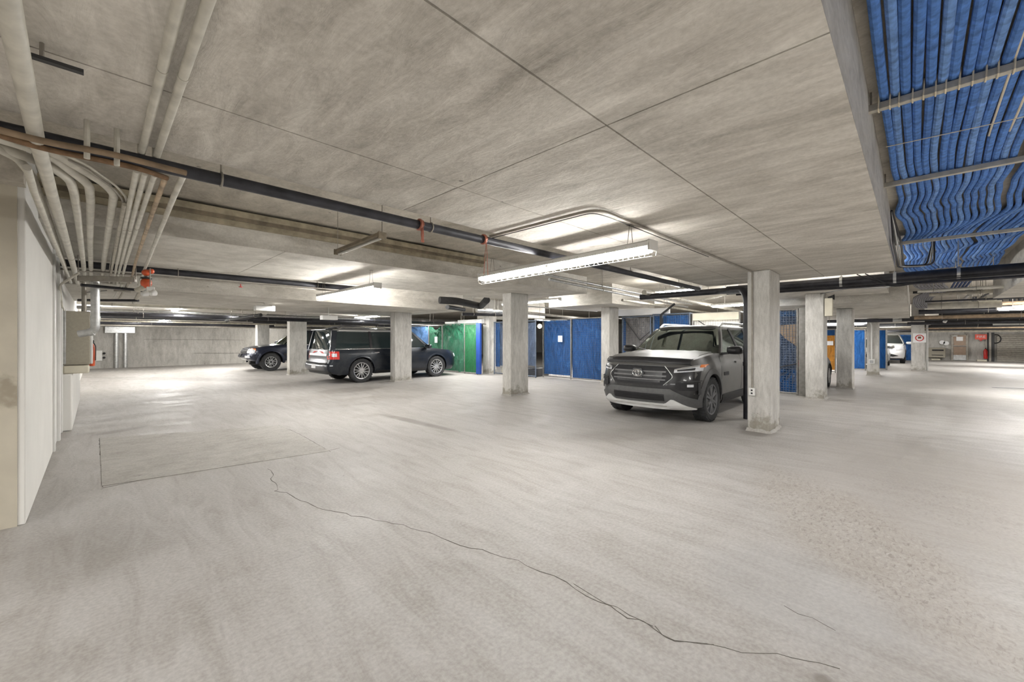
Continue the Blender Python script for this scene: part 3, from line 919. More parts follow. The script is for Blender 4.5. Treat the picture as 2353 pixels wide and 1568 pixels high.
# black flexible duct end and short bent tubes left of the middle column
pipe('flexible_duct', 'dark crumpled duct hanging below the ceiling left of the middle column', 'duct', [onz(1010, 690, z(1.05)), onz(1050, 692, z(1.05)), onz(1105, 704, z(1.0)), onz(1118, 690, z(1.05))], .10, M['cladding2'], 12, .2)
pipe('dark_duct', 'dark oblong duct stub left of the silver pipe', 'duct', [onz(1028, 706, z(.85)), onz(1066, 712, z(.85))], .06, M['black'], 12, 0)
# ---- left cluster
clus = []
def cp(label, px, k, r, mat, bend=.12, collars=None, group='pipe cluster beside the left wall', name='ceiling_pipe', n=14):
    pts = [onz(x, y, z(kk)) for x, y, kk in ([(*p, k) for p in px] if not isinstance(k, list) else [(*p, q) for p, q in zip(px, k)])]
    r = r * (.85 if 'header' in label else .66)
    return pipe(name, label, 'pipe', pts, r, M[mat], n, bend, group, collars, M['pipe_old'])
cp('thickest cream pipe, at the top left corner beside the wall', [(0, -90), (16, 0), (84, 322), (119, 445), (168, 610), (186, 680)], .93, .043, 'pipe', .5, [.47, .77, .87, .93])
cp('cream pipe hugging the top of the white wall', [(-30, 330), (40, 362), (72, 402), (110, 500), (160, 645)], .96, .032, 'pipe', .12, [.7])
cp('cream pipe running along the wall under the thickest pipe', [(62, 385), (78, 440), (120, 545), (163, 650)], .90, .026, 'pipe', .1)
cp('first bent cream pipe right of the thickest pipe', [(-60, 318), (110, 378), (160, 412), (170, 440), (178, 490), (192, 610), (198, 680)], .97, .036, 'pipe', .09, [.62, .7])
cp('second bent cream pipe right of the thickest pipe', [(-60, 300), (110, 352), (205, 425), (208, 460), (207, 560), (211, 680)], .98, .036, 'pipe', .1, [.66, .75])
cp('third bent cream pipe right of the thickest pipe, brightest elbow', [(-60, 282), (120, 348), (235, 418), (262, 445), (256, 490), (240, 590), (233, 660)], .99, .036, 'pipe', .1, [.68, .73, .85])
cp('thin tube curving above the three bent cream pipes', [(60, 322), (190, 372), (268, 428), (291, 455), (284, 500), (262, 585), (252, 650)], .99, .010, 'pipe', .1)
cp('second thin tube curving above the three bent cream pipes', [(50, 326), (185, 378), (262, 434), (284, 462), (276, 505), (256, 590), (247, 650)], .985, .010, 'galv_dull', .1)
for i, (px, r, mt, lab) in enumerate([
        ([(286, 470), (268, 560), (250, 655)], .02, 'pipe_old', 'dusty narrow pipe just right of the thin tubes'),
        ([(314, 392), (298, 468), (268, 610), (260, 655)], .018, 'pipe', 'first narrow pipe dropping from the rusty header'),
        ([(333, 398), (312, 478), (276, 615), (268, 655)], .018, 'pipe', 'second narrow pipe dropping from the rusty header'),
        ([(355, 402), (332, 470), (290, 600), (278, 650)], .018, 'pipe', 'third narrow pipe dropping from the rusty header'),
        ([(380, 408), (350, 490), (312, 600), (300, 650)], .022, 'rust_tan', 'rust-stained pipe between the narrow pipes and the stout one'),
        ([(424, 396), (400, 450), (340, 600), (318, 655)], .025, 'pipe', 'stout cream pipe on the right edge of the cluster, below a rusty joint')]):
    cp(lab, px, .96, r, mt, .05, [.25, .6] if i in (1, 2, 3) else None)
cp('upper rusty header pipe running under the navy sprinkler pipe', [(-60, 283), (100, 326), (250, 352), (428, 398)], .88, .017, 'brownpipe', .1)
cp('lower rusty header pipe with dripping joints', [(-60, 292), (90, 340), (250, 372), (330, 390), (384, 410)], .90, .016, 'rust', .1)
# straps that carry the rusty headers and elbow joints
for (x, y) in ((200, 345), (268, 362)):
    c = onz(x, y, z(.89))
    tag(MB().tube([(c.x, c.y - .03, c.z - .05), (c.x, c.y - .03, c.z + .13)], .011, 8).build('pipe_clamp', M['pipe']), 'pale clamp post on the rusty header pipes, %s one' % ('left' if x < 230 else 'right'), 'clamp', 'clamps on the rusty headers')
# twin conduits overhead, ending at the sprinkler pipe
for i, (xx, lab) in enumerate([(.172, 'left tube of the twin ceiling conduits at the upper left'), (.232, 'right tube of the twin ceiling conduits at the upper left')]):
    pipe('conduit', lab, 'conduit', [(xx, -.6, z(.992)), (xx, 2.985, z(.992))], .0165, M['pipe'], 12, 0, 'twin ceiling conduits', [.4, .72])
    pipe('conduit_riser', ['left', 'right'][i] + ' short riser lifting the twin conduits past the beam edge', 'conduit', [(xx, 2.985, z(.976)), (xx, 2.985, 2.92)], .0165, M['pipe'], 12, 0, 'twin ceiling conduits')
# small hanging tray end near the top left
tg = thing('hanging_bracket', 'dark flat bracket on a short rod near the thickest pipe at the upper left', 'bracket', onz(96, 132, z(.97)))
MB().box(-.07, .10, -.012, .012, -.012, 0).build('plate', M['cladding2'], tg)
MB().tube([(0, 0, 0), (0, 0, .055)], .006, 6).build('rod', M['galv_dull'], tg)
# strut trapeze and lower tangle behind
tz = thing('pipe_trapeze', 'galvanized strut trapeze carrying the pipe cluster above the electrical cabinet', 'pipe support', onz(245, 640, z(.80)))
a = onz(180, 640, z(.80)) - tz.location
b = onz(312, 643, z(.80)) - tz.location
MB().bar(a, b, .05, .07).build('strut', M['galv_dull'], tz, bevel=.004)
for p in (a, b):
    MB().tube([p, Vector((p.x, p.y, under(*(tz.location + p).xy) - tz.location.z))], .007, 6).build('rod', M['galv_dull'], tz)
for i, (px, k, r, mt, lab) in enumerate([
        ([(186, 655), (330, 668)], .72, .03, 'blackpipe', 'black cross pipe below the strut trapeze'),
        ([(180, 690), (318, 691)], .70, .035, 'blackpipe', 'black cross pipe low behind the vertical drain'),
        ([(176, 706), (232, 708)], .62, .05, 'galv', 'grey duct stub behind the vertical drain'),
        ([(214, 655), (198, 690)], .75, .022, 'pipe', 'short pale pipe behind the drain, left'),
        ([(282, 652), (258, 692)], .75, .022, 'pipe', 'short pale pipe behind the drain, right'),
        ([(296, 650), (272, 690)], .76, .024, 'pipe_old', 'slanted dusty pipe left of the red valve'),
        ([(333, 655), (308, 696)], .74, .05, 'pipe_old', 'slanted thick pipe hanging below the red valve'),
        ([(262, 668), (300, 671)], .7, .02, 'galv_dull', 'small pale cross tube in the tangle below the trapeze'),
        ([(200, 672), (245, 668)], .72, .008, 'black', 'thin black cable looping behind the vertical drain')]):
    cp(lab, px, k, r, mt, .03, None, 'pipe tangle beyond the trapeze')
p0 = onz(219, 640, z(.84))
dv = Vector((p0.x, p0.y, 0))
pipe('vertical_drain', 'grey vertical drain pipe with a bottom elbow, right of the electrical cabinet', 'pipe', [(p0.x, p0.y, z(.86)), (p0.x, p0.y, z(.10)), (p0.x - .16, p0.y + .05, z(.06))], .048, M['galv'], 16, .08, None, [.62, .86])
# red valves and emergency lamp
vp = onz(336, 632, z(.86))
va = thing('red_valve', 'orange-red pipe valve hanging at the end of the cluster pipes', 'valve', vp)
MB().sphere((0, 0, .03), .05, 14, 9, (1, 1, .9)).build('upper_body', M['orange'], va)
MB().sphere((.05, -.03, .05), .035, 12, 8).build('side_knob', M['orange'], va)
MB().sphere((0, 0, -.11), .062, 14, 9, (1, 1, 1.15)).build('lower_body', M['orange'], va)
MB().lathe([(.02, -.06), (.06, -.055), (.06, -.035), (.02, -.03), (.02, -.02)], 12, 'z').build('flange', M['black'], va)
MB().tube([(-.02, 0, -.16), (-.10, .05, -.22)], .03, 10).build('pipe_stub', M['pipe_old'], va)
ep = onz(345, 668, z(.62))
el = thing('emergency_light', 'white twin-head emergency light below the red valve', 'emergency light', ep)
el.scale = (.72, .72, .8)
MB().box(-.05, .06, -.03, .03, 0, .06).build('bracket', M['white_metal'], el, bevel=.01)
MB().tube([(0, 0, .05), (0, 0, .36)], .008, 6).build('stem', M['galv_dull'], el)
for s, off in ((-1, (-.09, .08)), (1, (.05, -.07))):
    hh = MB()
    hh.lathe([(0, .06), (.03, .055), (.048, 0), (.055, -.03), (0, -.035)], 14, 'x')
    h_ = hh.build('lamp_head', M['white_metal'], el)
    h_.location = (off[0] * .7, off[1], -.045)
    h_.rotation_euler = (0, .4, PI + .8 if s > 0 else PI + .5)
    MB().lathe([(0, -.037), (.046, -.037), (.046, -.033), (0, -.033)], 14, 'x').build('lens', M['board'], h_)
# far-left long pipes above the back wall
for i, (y0, k0, y1, k1, X0, X1, r, mt, lab) in enumerate([
        (14.62, .88, 14.62, .88, -.2, 3.9, .045, 'pipe', 'cream long pipe nearest above the back wall, upper left'),
        (15.2, .74, 15.2, .74, -.2, 7.5, .03, 'galv', 'grey long pipe above the back wall, second from the front'),
        (15.9, .66, 15.9, .66, -.2, 9.5, .055, 'blackpipe', 'black long pipe above the back wall beside the far lamps'),
        (18.9, .74, 18.9, .74, -.2, 4.4, .11, 'pipe', 'widest beige long duct pipe above the back wall'),
        (19.6, .60, 19.6, .60, -.2, 10, .03, 'pipe_old', 'thin cream pipe below the widest duct pipe'),
        (23.8, .80, 23.8, .80, -.2, 12, .08, 'brownpipe', 'brownish pipe near the back wall'),
        (24.2, .66, 24.2, .66, -.2, 16, .07, 'blackpipe', 'black pipe lowest before the back wall'),
        (24.3, .56, 24.3, .56, -.2, 16, .035, 'galv_dull', 'pale line of pipe along the top of the back wall'),
        (16.9, .80, 16.9, .80, -.2, 9, .07, 'blackpipe', 'black pipe behind the nearer far lamp'),
        (17.7, .66, 17.7, .66, -.2, 9, .045, 'cladding', 'charcoal pipe behind the nearer far lamp, lower'),
        (21.4, .84, 21.4, .84, -.2, 12, .08, 'blackpipe', 'fat black pipe behind the farther far lamp'),
        (22.4, .70, 22.4, .70, -.2, 12, .06, 'dark_pipe', 'navy pipe behind the farther far lamp'),
        (20.5, .72, 20.5, .66, 4.8, 12, .06, 'blackpipe', 'black pipe behind the wagon roof, upper'),
        (20.0, .56, 20.0, .56, 5.5, 12, .035, 'pipe', 'cream pipe behind the wagon roof'),
        (15.8, .78, 15.8, .74, 4.1, 9, .05, 'dark_pipe', 'navy pipe above the far lamps'),
        (16.0, .62, 16.0, .62, 8.3, 14, .03, 'galv', 'pale pipe above the blue and green tarps'),
        (14.7, .68, 14.7, .70, 8.2, 12.5, .045, 'blackpipe', 'black pipe above the green tarps')]):
    pipe('long_pipe', lab, 'pipe', [(X0, y0, z(k0)), (X1, y1, z(k1))], r, M[mt], 12, 0, 'long pipes above the back wall', hang=(.12, .45, .8))
# diagonal strut and hung bits there
pipe('brace_tube', 'slanted black brace tube between the far pipes', 'pipe', [onz(520, 737, z(.55)), onz(600, 724, z(.7))], .05, M['cladding2'], 10, 0, hang=(.15, .85))
for i, (x0, y0, x1, y1, k) in enumerate([(583, 705, 622, 717, .78), (735, 727, 785, 733, .62)]):
    a, b = onz(x0, y0, z(k)), onz(x1, y1, z(k))
    tag(MB().box(a.x, a.x + .42, a.y - .2, a.y, z(k) - .10, z(k) + .02).tube([(a.x + .2, a.y - .1, z(k)), (a.x + .2, a.y - .1, under(a.x + .2, a.y - .1))], .008, 6).build('duct_box', M['white_metal'], bevel=.004), ['white duct box under the third beam above the far column', 'white duct box left of the wagon roof'][i], 'duct', 'white duct boxes')
# junction box and twin conduits on the back wall
jb = thing('junction_box', 'wide grey junction box with two conduits on the back wall', 'junction box', Vector((ony(276, 750, 26.95).x, 26.9, 1.93)))
MB().box(-.52, .52, -.12, .09, -.28, .03).build('box', M['galv'], jb, bevel=.01)
for xx in (-.13, .18):
    MB().tube([(xx, -.0, -.28), (xx, -.0, -1.93)], .075, 10).build('conduit', M['galv'], jb)

# ---- electrical cabinet, extinguisher, hose tap on the left wall
ca = onz(166, 776, 0)
yy = 9.3
cb = thing('electrical_cabinet', 'beige electrical cabinet projecting from the left wall', 'cabinet', (WX + .02, yy, 0))
q0 = ony(166, 715, yy); q1 = ony(207, 838, yy)
MB().box(-.015, q1.x - WX - .02, 0, .55, q1.z, q0.z).build('body', M['beige_metal'], cb, bevel=.008)
MB().box(q1.x - WX - .02, q1.x - WX + .01, .01, .54, q1.z + .01, q0.z - .01).build('door', M['white_metal'], cb, bevel=.006)
MB().box(-.015, .03, -.09, .0, q1.z + .02, q0.z + .02).build('side_plate', M['galv'], cb, bevel=.004)
pipe('conduit', 'thin conduit bending from the pipe cluster down to the electrical cabinet', 'conduit', [onz(181, 628, z(.85)), (WX + .03, 8.2, z(.72)), (WX + .03, 8.6, z(.5)), (WX + .03, 9.25, q0.z)], .014, M['pipe'], 8, .08)
pipe('conduit', 'dark vertical conduit above the electrical cabinet', 'conduit', [(WX + .24, 9.45, q0.z - .01), (WX + .24, 9.45, 2.3)], .03, M['galv_dull'], 10, 0)
ex = thing('fire_extinguisher', 'orange-red extinguisher hanging at the corner of the electrical cabinet', 'fire extinguisher', tuple(ony(211, 842, yy + .62)))
ex.scale = (.68, .68, 1)
MB().box(-.12, .0, .09, .13, .2, .3).build('wall_hook', M['galv'], ex)
MB().lathe([(0, 0), (.05, .005), (.058, .02), (.058, .31), (.045, .36), (.02, .385), (.02, .40), (0, .40)], 16).build('cylinder', M['orange'], ex)
MB().box(-.03, .04, -.015, .015, .40, .44).build('handle', M['black'], ex, bevel=.004)
MB().tube([(.02, -.02, .41), (.07, -.04, .34), (.065, -.05, .1)], .01, 8, .05).build('hose', M['black'], ex)
hb = thing('hose_tap', 'small white tap plate with two black knobs on the back wall', 'tap', (ony(228, 825, 26.94).x, 26.94, ony(228, 825, 26.94).z))
MB().box(-.12, .1, 0, .05, -.1, .38).build('plate', M['white_metal'], hb, bevel=.01)
for dz in (.05, .25):
    MB().sphere((.16, -.02, dz), .05, 10, 7).build('knob', M['black'], hb)
# scuffed block below the cabinet
bl = MB().box(WX + .02, WX + .30, 9.15, 9.5, .86, .98)
tag(bl.build('cream_block', M['board'], bevel=.02), 'cream block on the wall ledge below the electrical cabinet', 'block')
# ------------------------------------------------------------------ storage cages, tarps, notices
def cage(X, ya, yb, label, zt=2.1, posts=(), mat='frame', mesh=True, cell=.075, wire=.0045, wmat='galv_dull', brace=None, mid=None):
    """front of a wire storage cage on the plane X, from ya to yb (ya < yb)"""
    t = thing('storage_cage', label, 'storage cage', (X, (ya + yb) / 2, 0), 0, 'wire storage cages')
    oy = (ya + yb) / 2
    for y in [ya + .02] + list(posts) + [yb - .02]:
        MB().tube([(0, y - oy, 0), (0, y - oy, zt)], .022, 10).build('post', M[mat], t)
    for zz_ in [.05, zt - .02] + ([mid] if mid else []):
        MB().tube([(0, ya - oy, zz_), (0, yb - oy, zz_)], .02, 10).build('rail', M[mat], t)
    if mesh:
        g = MB()
        n = int((yb - ya) / cell)
        for i in range(1, n):
            y = ya - oy + (yb - ya) * i / n
            g.box(-.004, .004 - .004 + wire - .004, y - wire / 2, y + wire / 2, .05, zt - .02)
        n = int((zt - .07) / cell)
        for i in range(1, n):
            zc = .05 + (zt - .07) * i / n
            g.box(-.004, wire - .004, ya - oy, yb - oy, zc - wire / 2, zc + wire / 2)
        g.build('wire_mesh', M[wmat], t, smooth=0)['kind'] = 'stuff'
    if brace:
        for (y0, z0, y1, z1) in brace:
            MB().tube([(-.01, y0 - oy, z0), (-.01, y1 - oy, z1)], .012, 8).build('brace', M['cladding2'], t)
    # side rails going back
    for y in (ya + .02, yb - .02):
        MB().tube([(0, y - oy, zt - .02), (1.6, y - oy, zt - .02)], .018, 8).build('side_rail', M[mat], t)
    return t
def tarp(X, ya, yb, z0, z1, mat, label, amp=.03, folds=5, pins=None, seed=1, dip=0.0, ny=44, nz=40, name='tarp'):
    r = random.Random(seed)
    ph = [(r.uniform(.6, 1.6) * folds / (yb - ya) * 2, r.uniform(0, 6.3), r.uniform(-1.2, 1.2), r.uniform(.3, 1)) for _ in range(6)]
    pins = pins if pins is not None else [0.05, .95]
    rows = []
    for j in range(nz + 1):
        v = j / nz
        row = []
        for i in range(ny + 1):
            u = i / ny
            y = ya + (yb - ya) * u
            zz_ = z0 + (z1 - z0) * v
            d = sum(a * math.sin(k * y + p + s * zz_ * 2) for k, p, s, a in ph) / 3.2
            d *= amp * (.45 + .75 * (1 - v))
            for pu in pins:          # radiating creases from the tie points at the top
                du, dv = (u - pu) * (yb - ya), (1 - v) * (z1 - z0)
                an = math.atan2(du, dv + .02)
                rr = math.hypot(du, dv)
                d += amp * .8 * math.exp(-rr * 1.3) * math.sin(an * 13 + seed)
            edge = min(u, 1 - u) * 12
            sag = dip * math.exp(-((u - .5) / .28) ** 2) * v ** 3
            row.append((X + .03 + d * min(1, edge + .25), y, zz_ - sag))
        rows.append(row)
    o = MB().sheet(rows, (.004, 0, 0)).build(name, M[mat], smooth=80)
    return tag(o, label, 'tarp', 'tarps hung inside the storage cages')
def notice(X, y, zc, w_, h_, label, mat='paper'):
    o = MB().box(X - .002, X + .002, y - w_ / 2, y + w_ / 2, zc - h_ / 2, zc + h_ / 2).build('paper_notice', M[mat])
    return tag(o, label, 'notice', 'notices on the cages')

# right of the tall column
cage(12.06, 2.02, 3.2, 'wire cage front right of the tall column, with a coarse grid and a brown corner', 2.14, [], 'frame', True, .06, .007, 'frame_blue', [(2.05, .78, 3.2, .45)])
tag(MB().box(11.98, 12.10, 1.80, 2.0, 0, 2.14).build('cage_post', M['frame'], bevel=.006), 'broad grey steel post between the coarse grid cage and the siren column', 'post')
tarp(12.08, 2.06, 3.16, .1, 1.95, 't_bluegrey', 'faded blue-grey tarp behind the coarse grid, right of the tall column', .03, 4, seed=3)
tarp(12.20, 2.06, 3.16, 1.55, 2.1, 't_pale', 'pale blue sheet end at the top of the coarse grid cage', .05, 4, seed=4, nz=12)
o = MB().prism([(12.07, 2.05, 1.75), (12.07, 2.55, 1.72), (12.07, 2.3, 1.4), (12.07, 2.05, 1.2)], (.02, 0, 0)).build('brown_rag', M['brownpipe'])
tag(o, 'brown rag stuck behind the top right corner of the coarse grid', 'rag')
tarp(12.06, 2.06, 3.16, .07, .62, 't_blue', 'deeper blue tarp strip at the bottom of the coarse grid cage', .05, 3, seed=7, nz=14)
# behind the SUV
cage(11.88, 3.25, 4.5, 'wire cage with a cream board, behind the grey SUV', 2.12, [], 'frame', True, .06, .005, 'galv_dull', [(4.4, 1.95, 3.9, 1.6)])
tag(MB().box(11.95, 12.0, 3.28, 4.47, .1, 1.9).build('white_back_board', M['white_metal'], bevel=.005), 'white sheet standing behind the wire mesh above the SUV roof', 'board')
tag(MB().box(11.83, 11.86, 3.28, 4.46, 1.9, 2.1).build('cream_board', M['board'], bevel=.004), 'cream board across the top of the cage behind the grey SUV', 'board')
cage(11.86, 4.54, 5.66, 'blue-tarped wire cage left of the cream board', 2.14, [5.38], 'frame_blue', True, .07, .004, 'frame_blue')
tarp(11.88, 4.58, 5.36, .1, 2.08, 't_blue', 'blue tarp with a torn brown corner behind the grey SUV', .03, 4, seed=9)
tarp(11.88, 5.40, 5.64, .1, 2.08, 't_blue', 'narrow strip of blue tarp beside the black post behind the SUV', .02, 3, seed=11, ny=14)
pipe('cage_post', 'tall black bent post between the two blue tarps behind the SUV', 'post', [(11.78, 5.37, 0), (11.78, 5.37, 2.1), (11.9, 5.0, 2.42)], .03, M['cladding'], 10, .05)
cage(11.8, 5.68, 6.66, 'cage with crossed braces and a silver-grey tarp right of the pale column', 2.1, [], 'frame_blue', True, .07, .004, 'galv_dull', [(6.6, 2.05, 6.05, 1.35), (6.05, 1.35, 5.7, 1.62)])
tarp(11.82, 5.72, 6.55, .1, 2.04, 't_grey', 'silver-grey crinkled tarp behind crossed braces', .035, 5, seed=13)
tarp(11.83, 6.56, 6.65, .1, 2.04, 't_blue', 'thin blue tarp edge beside the silver-grey tarp', .01, 2, seed=14, ny=8)
# between the middle column and the pale column
cage(11.38, 7.1, 9.62, 'wide cage with two bright blue tarps, right of the middle column', 2.09, [8.36], 'frame', True, .07, .004, 'frame_blue')
tarp(11.40, 7.12, 8.33, .06, 2.06, 't_blue2', 'bright blue tarp panel nearest the pale column', .022, 4, seed=21)
tarp(11.40, 8.40, 9.58, .12, 2.03, 't_blue2', 'wrinkled bright blue tarp carrying a square white notice', .045, 5, seed=23, pins=[.1, .5, .97])
c = onx(1286, 779, 11.3)
notice(11.33, c.y, c.z, .19, .22, 'square white notice on the bright blue tarp')
cage(10.95, 9.56, 11.75, 'cage with blue rails and grey-blue tarps between two columns', 2.05, [10.7], 'frame_blue', True, .07, .004, 'frame_blue', None, None)
tarp(10.97, 9.60, 10.68, .42, 1.97, 't_bluegrey', 'grey-blue tarp with a blue top edge, right of the middle column', .03, 5, seed=31)
tarp(10.97, 10.75, 11.45, .35, 1.97, 't_bluegrey', 'grey-blue tarp with creases, left of the middle column', .04, 5, seed=33)
tarp(10.96, 11.46, 11.7, .3, 2.0, 't_blue', 'blue tarp strip next to the column by the green tarps', .03, 3, seed=35, ny=16)
bx = MB().box(11.1, 11.6, 10.9, 11.5, 0, .27)
tag(bx.build('cardboard_box', M['board'], bevel=.01), 'pale box on the floor under the creased grey-blue tarp', 'box')
tag(MB().box(11.1, 11.9, 9.75, 10.4, 0, .32).build('dark_bin', M['black'], bevel=.03), 'dark bin at the foot of the grey-blue tarp', 'bin')
lampc = onx(1240, 750, 12.6)
lm = MB().sphere(tuple(lampc), .09, 12, 8)
tag(lm.build('bulb_lamp', emis('warm_bulb', (1, .85, .6), 8)), 'small warm round lamp glowing between the cages', 'lamp')
# green tarps and the pale blue one
cage(10.32, 11.98, 16.9, 'cage frame carrying the green tarps by the nose of the dark wagon', 1.98, [12.8, 14.3, 15.3], 'frame', False)
tarp(10.30, 11.98, 12.78, .04, 2.0, 't_green2', 'smooth dark green tarp, rightmost of the green ones', .012, 3, seed=41)
tarp(10.30, 12.82, 14.28, .04, 2.0, 't_green', 'wrinkled green tarp in front of the dark wagon nose', .06, 7, seed=43, pins=[.05, .45, .95])
tarp(10.30, 14.34, 15.26, .04, 1.93, 't_green', 'sagging green tarp with a white notice', .05, 6, seed=45, dip=.16)
c = onx(1001, 781, 10.25)
notice(10.27, c.y, c.z, .2, .26, 'white notice on the sagging green tarp')
tarp(10.30, 15.36, 16.85, .04, 1.98, 't_pale', 'pale crinkled blue tarp left of the green ones', .05, 7, seed=47)
tag(MB().box(10.2, 10.3, 11.74, 11.96, .04, 1.98).build('blue_board', plain('deep_blue_panel', (.015, .06, .30), .5), bevel=.01), 'narrow deep blue panel between the green tarp and the column', 'board')
for i, (y0, y1, h_) in enumerate([(12.1, 13.6, .17), (13.8, 14.5, .12)]):
    tag(MB().box(10.6, 11.2, y0, y1, 1.99, 1.99 + h_).build('foam_box', M['paper'], bevel=.01), ['long white box on top of the smooth green tarp cage', 'short white box on top of the wrinkled green tarp cage'][i], 'box', 'white boxes on the cages')
tag(MB().box(11.95, 12.05, 5.2, 6.9, 2.13, 2.32).build('bright_beam_face', M['paper'], bevel=.006), 'long white beam face above the silver-grey and blue tarps', 'panel')  # lit beam face, its brightness put into the white colour
# far right cages
cage(21.0, 2.25, 3.5, 'far cage with an orange tarp', 1.78, [], 'frame', False)
tarp(21.0, 2.28, 3.48, .12, 1.52, 't_orange', 'orange tarp between the cream and blue-white columns', .03, 4, seed=51)
tarp(21.02, 2.28, 3.48, 1.52, 1.76, 't_blue', 'dark blue strip above the orange tarp', .02, 4, seed=52, nz=8)
c = onx(1905, 789, 20.9)
notice(20.95, c.y, c.z, .26, .17, 'white notice on the orange tarp')
cage(23.6, 1.5, 2.4, 'far cage covered by a bright blue tarp, left of the conduit column', 1.8, [], 'frame', False)
tarp(23.6, 1.5, 2.4, .05, 1.8, 't_blue2', 'large bright blue tarp left of the column with the thin conduit', .03, 4, seed=53)
cage(24.6, .86, 1.42, 'far cage with split blue tarps, right of the conduit column', 1.8, [1.17], 'frame', False)
tarp(24.6, 1.22, 1.40, .05, 1.8, 't_pale', 'light blue strip just right of the column with the thin conduit', .01, 2, seed=54, ny=10)
tarp(24.6, .90, 1.13, .05, 1.8, 't_blue2', 'narrow bright blue tarp left of the white car', .02, 3, seed=55, ny=14)
tag(MB().box(24.5, 24.6, .84, .9, 0, 1.8).build('cage_post', M['frame'], bevel=.005), 'grey post between the narrow blue tarp and the white car', 'post')
tarp(35.0, -.35, 1.2, .05, 1.62, 't_blue2', 'blue tarp behind the white car', .05, 4, seed=56)

# ------------------------------------------------------------------ blue insulated lines on struts, right of the beam
ORD = ['first', 'second', 'third', 'fourth', 'fifth', 'sixth', 'seventh', 'eighth', 'ninth', 'tenth', 'eleventh', 'twelfth', 'thirteenth', 'fourteenth', 'fifteenth', 'sixteenth',
       'seventeenth', 'eighteenth', 'nineteenth', 'twentieth', 'twenty-first', 'twenty-second', 'twenty-third', 'twenty-fourth', 'twenty-fifth', 'twenty-sixth', 'twenty-seventh', 'twenty-eighth', 'twenty-ninth', 'thirtieth']
zb_ = z(1.465)
NB = 24
for i in range(NB):
    y0 = .125 - i * .0475
    ph1, ph2 = RND.uniform(0, 6), RND.uniform(0, 6)
    pts = []
    X = -.6
    sgn = -1 if i < 15 else -1.6
    while X < 11.4:
        f = max(0, min(1, (X - 4.2) / 2.8))
        f = f * f * (3 - 2 * f)
        g2 = max(0, min(1, (X - 7.6) / .8))
        g2 = g2 * g2 * (3 - 2 * g2)
        y = y0 + .0045 * math.sin(X * 2.1 + ph1) - (.03 if i > 14 else 0) * max(0, min(1, (X - 3.4) / 1.5))
        y += f * (.012 * math.sin(X * 7 + i * .35) + .03 * math.sin(X * 3.1 + i * .12)) - f * (1 - g2) * .05 * (i / 12) - f * .03 + g2 * .01
        zv = zb_ + .005 * math.sin(X * 1.7 + ph2) - f * .02 * math.sin(X * 4 + i * .3) - max(0, X - 7.2) * .03
        pts.append((X, y, zv))
        X += .22 if X < 4.2 else .12
    o = MB().tube(pts, .0228, 9).build('insulated_pipe', M['blue_ins' if i % 4 != 1 else 'blue_ins2'])
    tag(o, ORD[i] + ' blue insulated pipe counted from the ceiling beam', 'pipe', 'blue insulated pipes on the ceiling struts')
for i, (xx, kz, lab) in enumerate([(3.36, 1.415, 'nearest strut under the blue pipes, wrapped with many cream ties'), (5.12, 1.415, 'second strut under the blue pipes, plain and cream'), (7.9, 1.33, 'third strut under the blue pipes, near the black drain')]):
    t = thing('strut_channel', lab, 'strut', (xx, -.45, z(kz)), 0, 'struts under the blue pipes')
    MB().box(-.022, .022, -.72, .70, -.02, .022).build('channel', M['strut'], t, bevel=.004)
    for s in (-.6, .64):
        MB().tube([(0, s, 0), (0, s, 2.92 - z(kz))], .006, 6).build('rod', M['galv_dull'], t)
    if i == 0:
        for k in range(25):
            y = .60 - k * .0475 + RND.uniform(-.006, .006)
            MB().tube([(-.030, y, .075), (-.032, y + .004, -.02), (.0, y + .004, -.027), (.032, y + .003, -.02), (.030, y, .075)], .0042, 6).build('cable_tie', M['tie'], t)
pipe('tie_wire', 'thin wire strung across the blue pipes between the first two struts', 'wire', [(4.15, .15, z(1.435)), (4.2, -.5, z(1.43)), (4.15, -1.05, z(1.435))], .003, M['tie'], 6, .1)
for i in range(3):
    pipe('copper_line', ['pinkish bare line between the blue pipes, left one', 'pinkish bare line between the blue pipes, middle one', 'pinkish bare line between the blue pipes, right one'][i], 'pipe',
         [(-.4, -.33 - i * .095, z(1.45)), (2.2, -.36 - i * .095, z(1.45)), (4.5, -.385 - i * .095, z(1.46))], .008, M['board'] if i == 2 else M['tie'], 8, 0)
# bent conduits at the beam corner
for i in range(3):
    pipe('conduit', ['outer conduit bent round the beam corner by the blue pipes', 'middle conduit bent round the beam corner by the blue pipes', 'inner conduit bent round the beam corner by the blue pipes'][i], 'conduit',
         [(5.9, .17, z(1.35)), (6.3, .165 - i * .03, z(1.08)), (8.3 - i * .05, .165 - i * .03, z(1.05)), (8.3 - i * .05, -.12 - i * .04, z(1.03)), (8.3 - i * .05, -.2, z(1.4))], .011, M['blackpipe' if i != 1 else 'galv'], 8, .08, 'conduits at the beam corner')
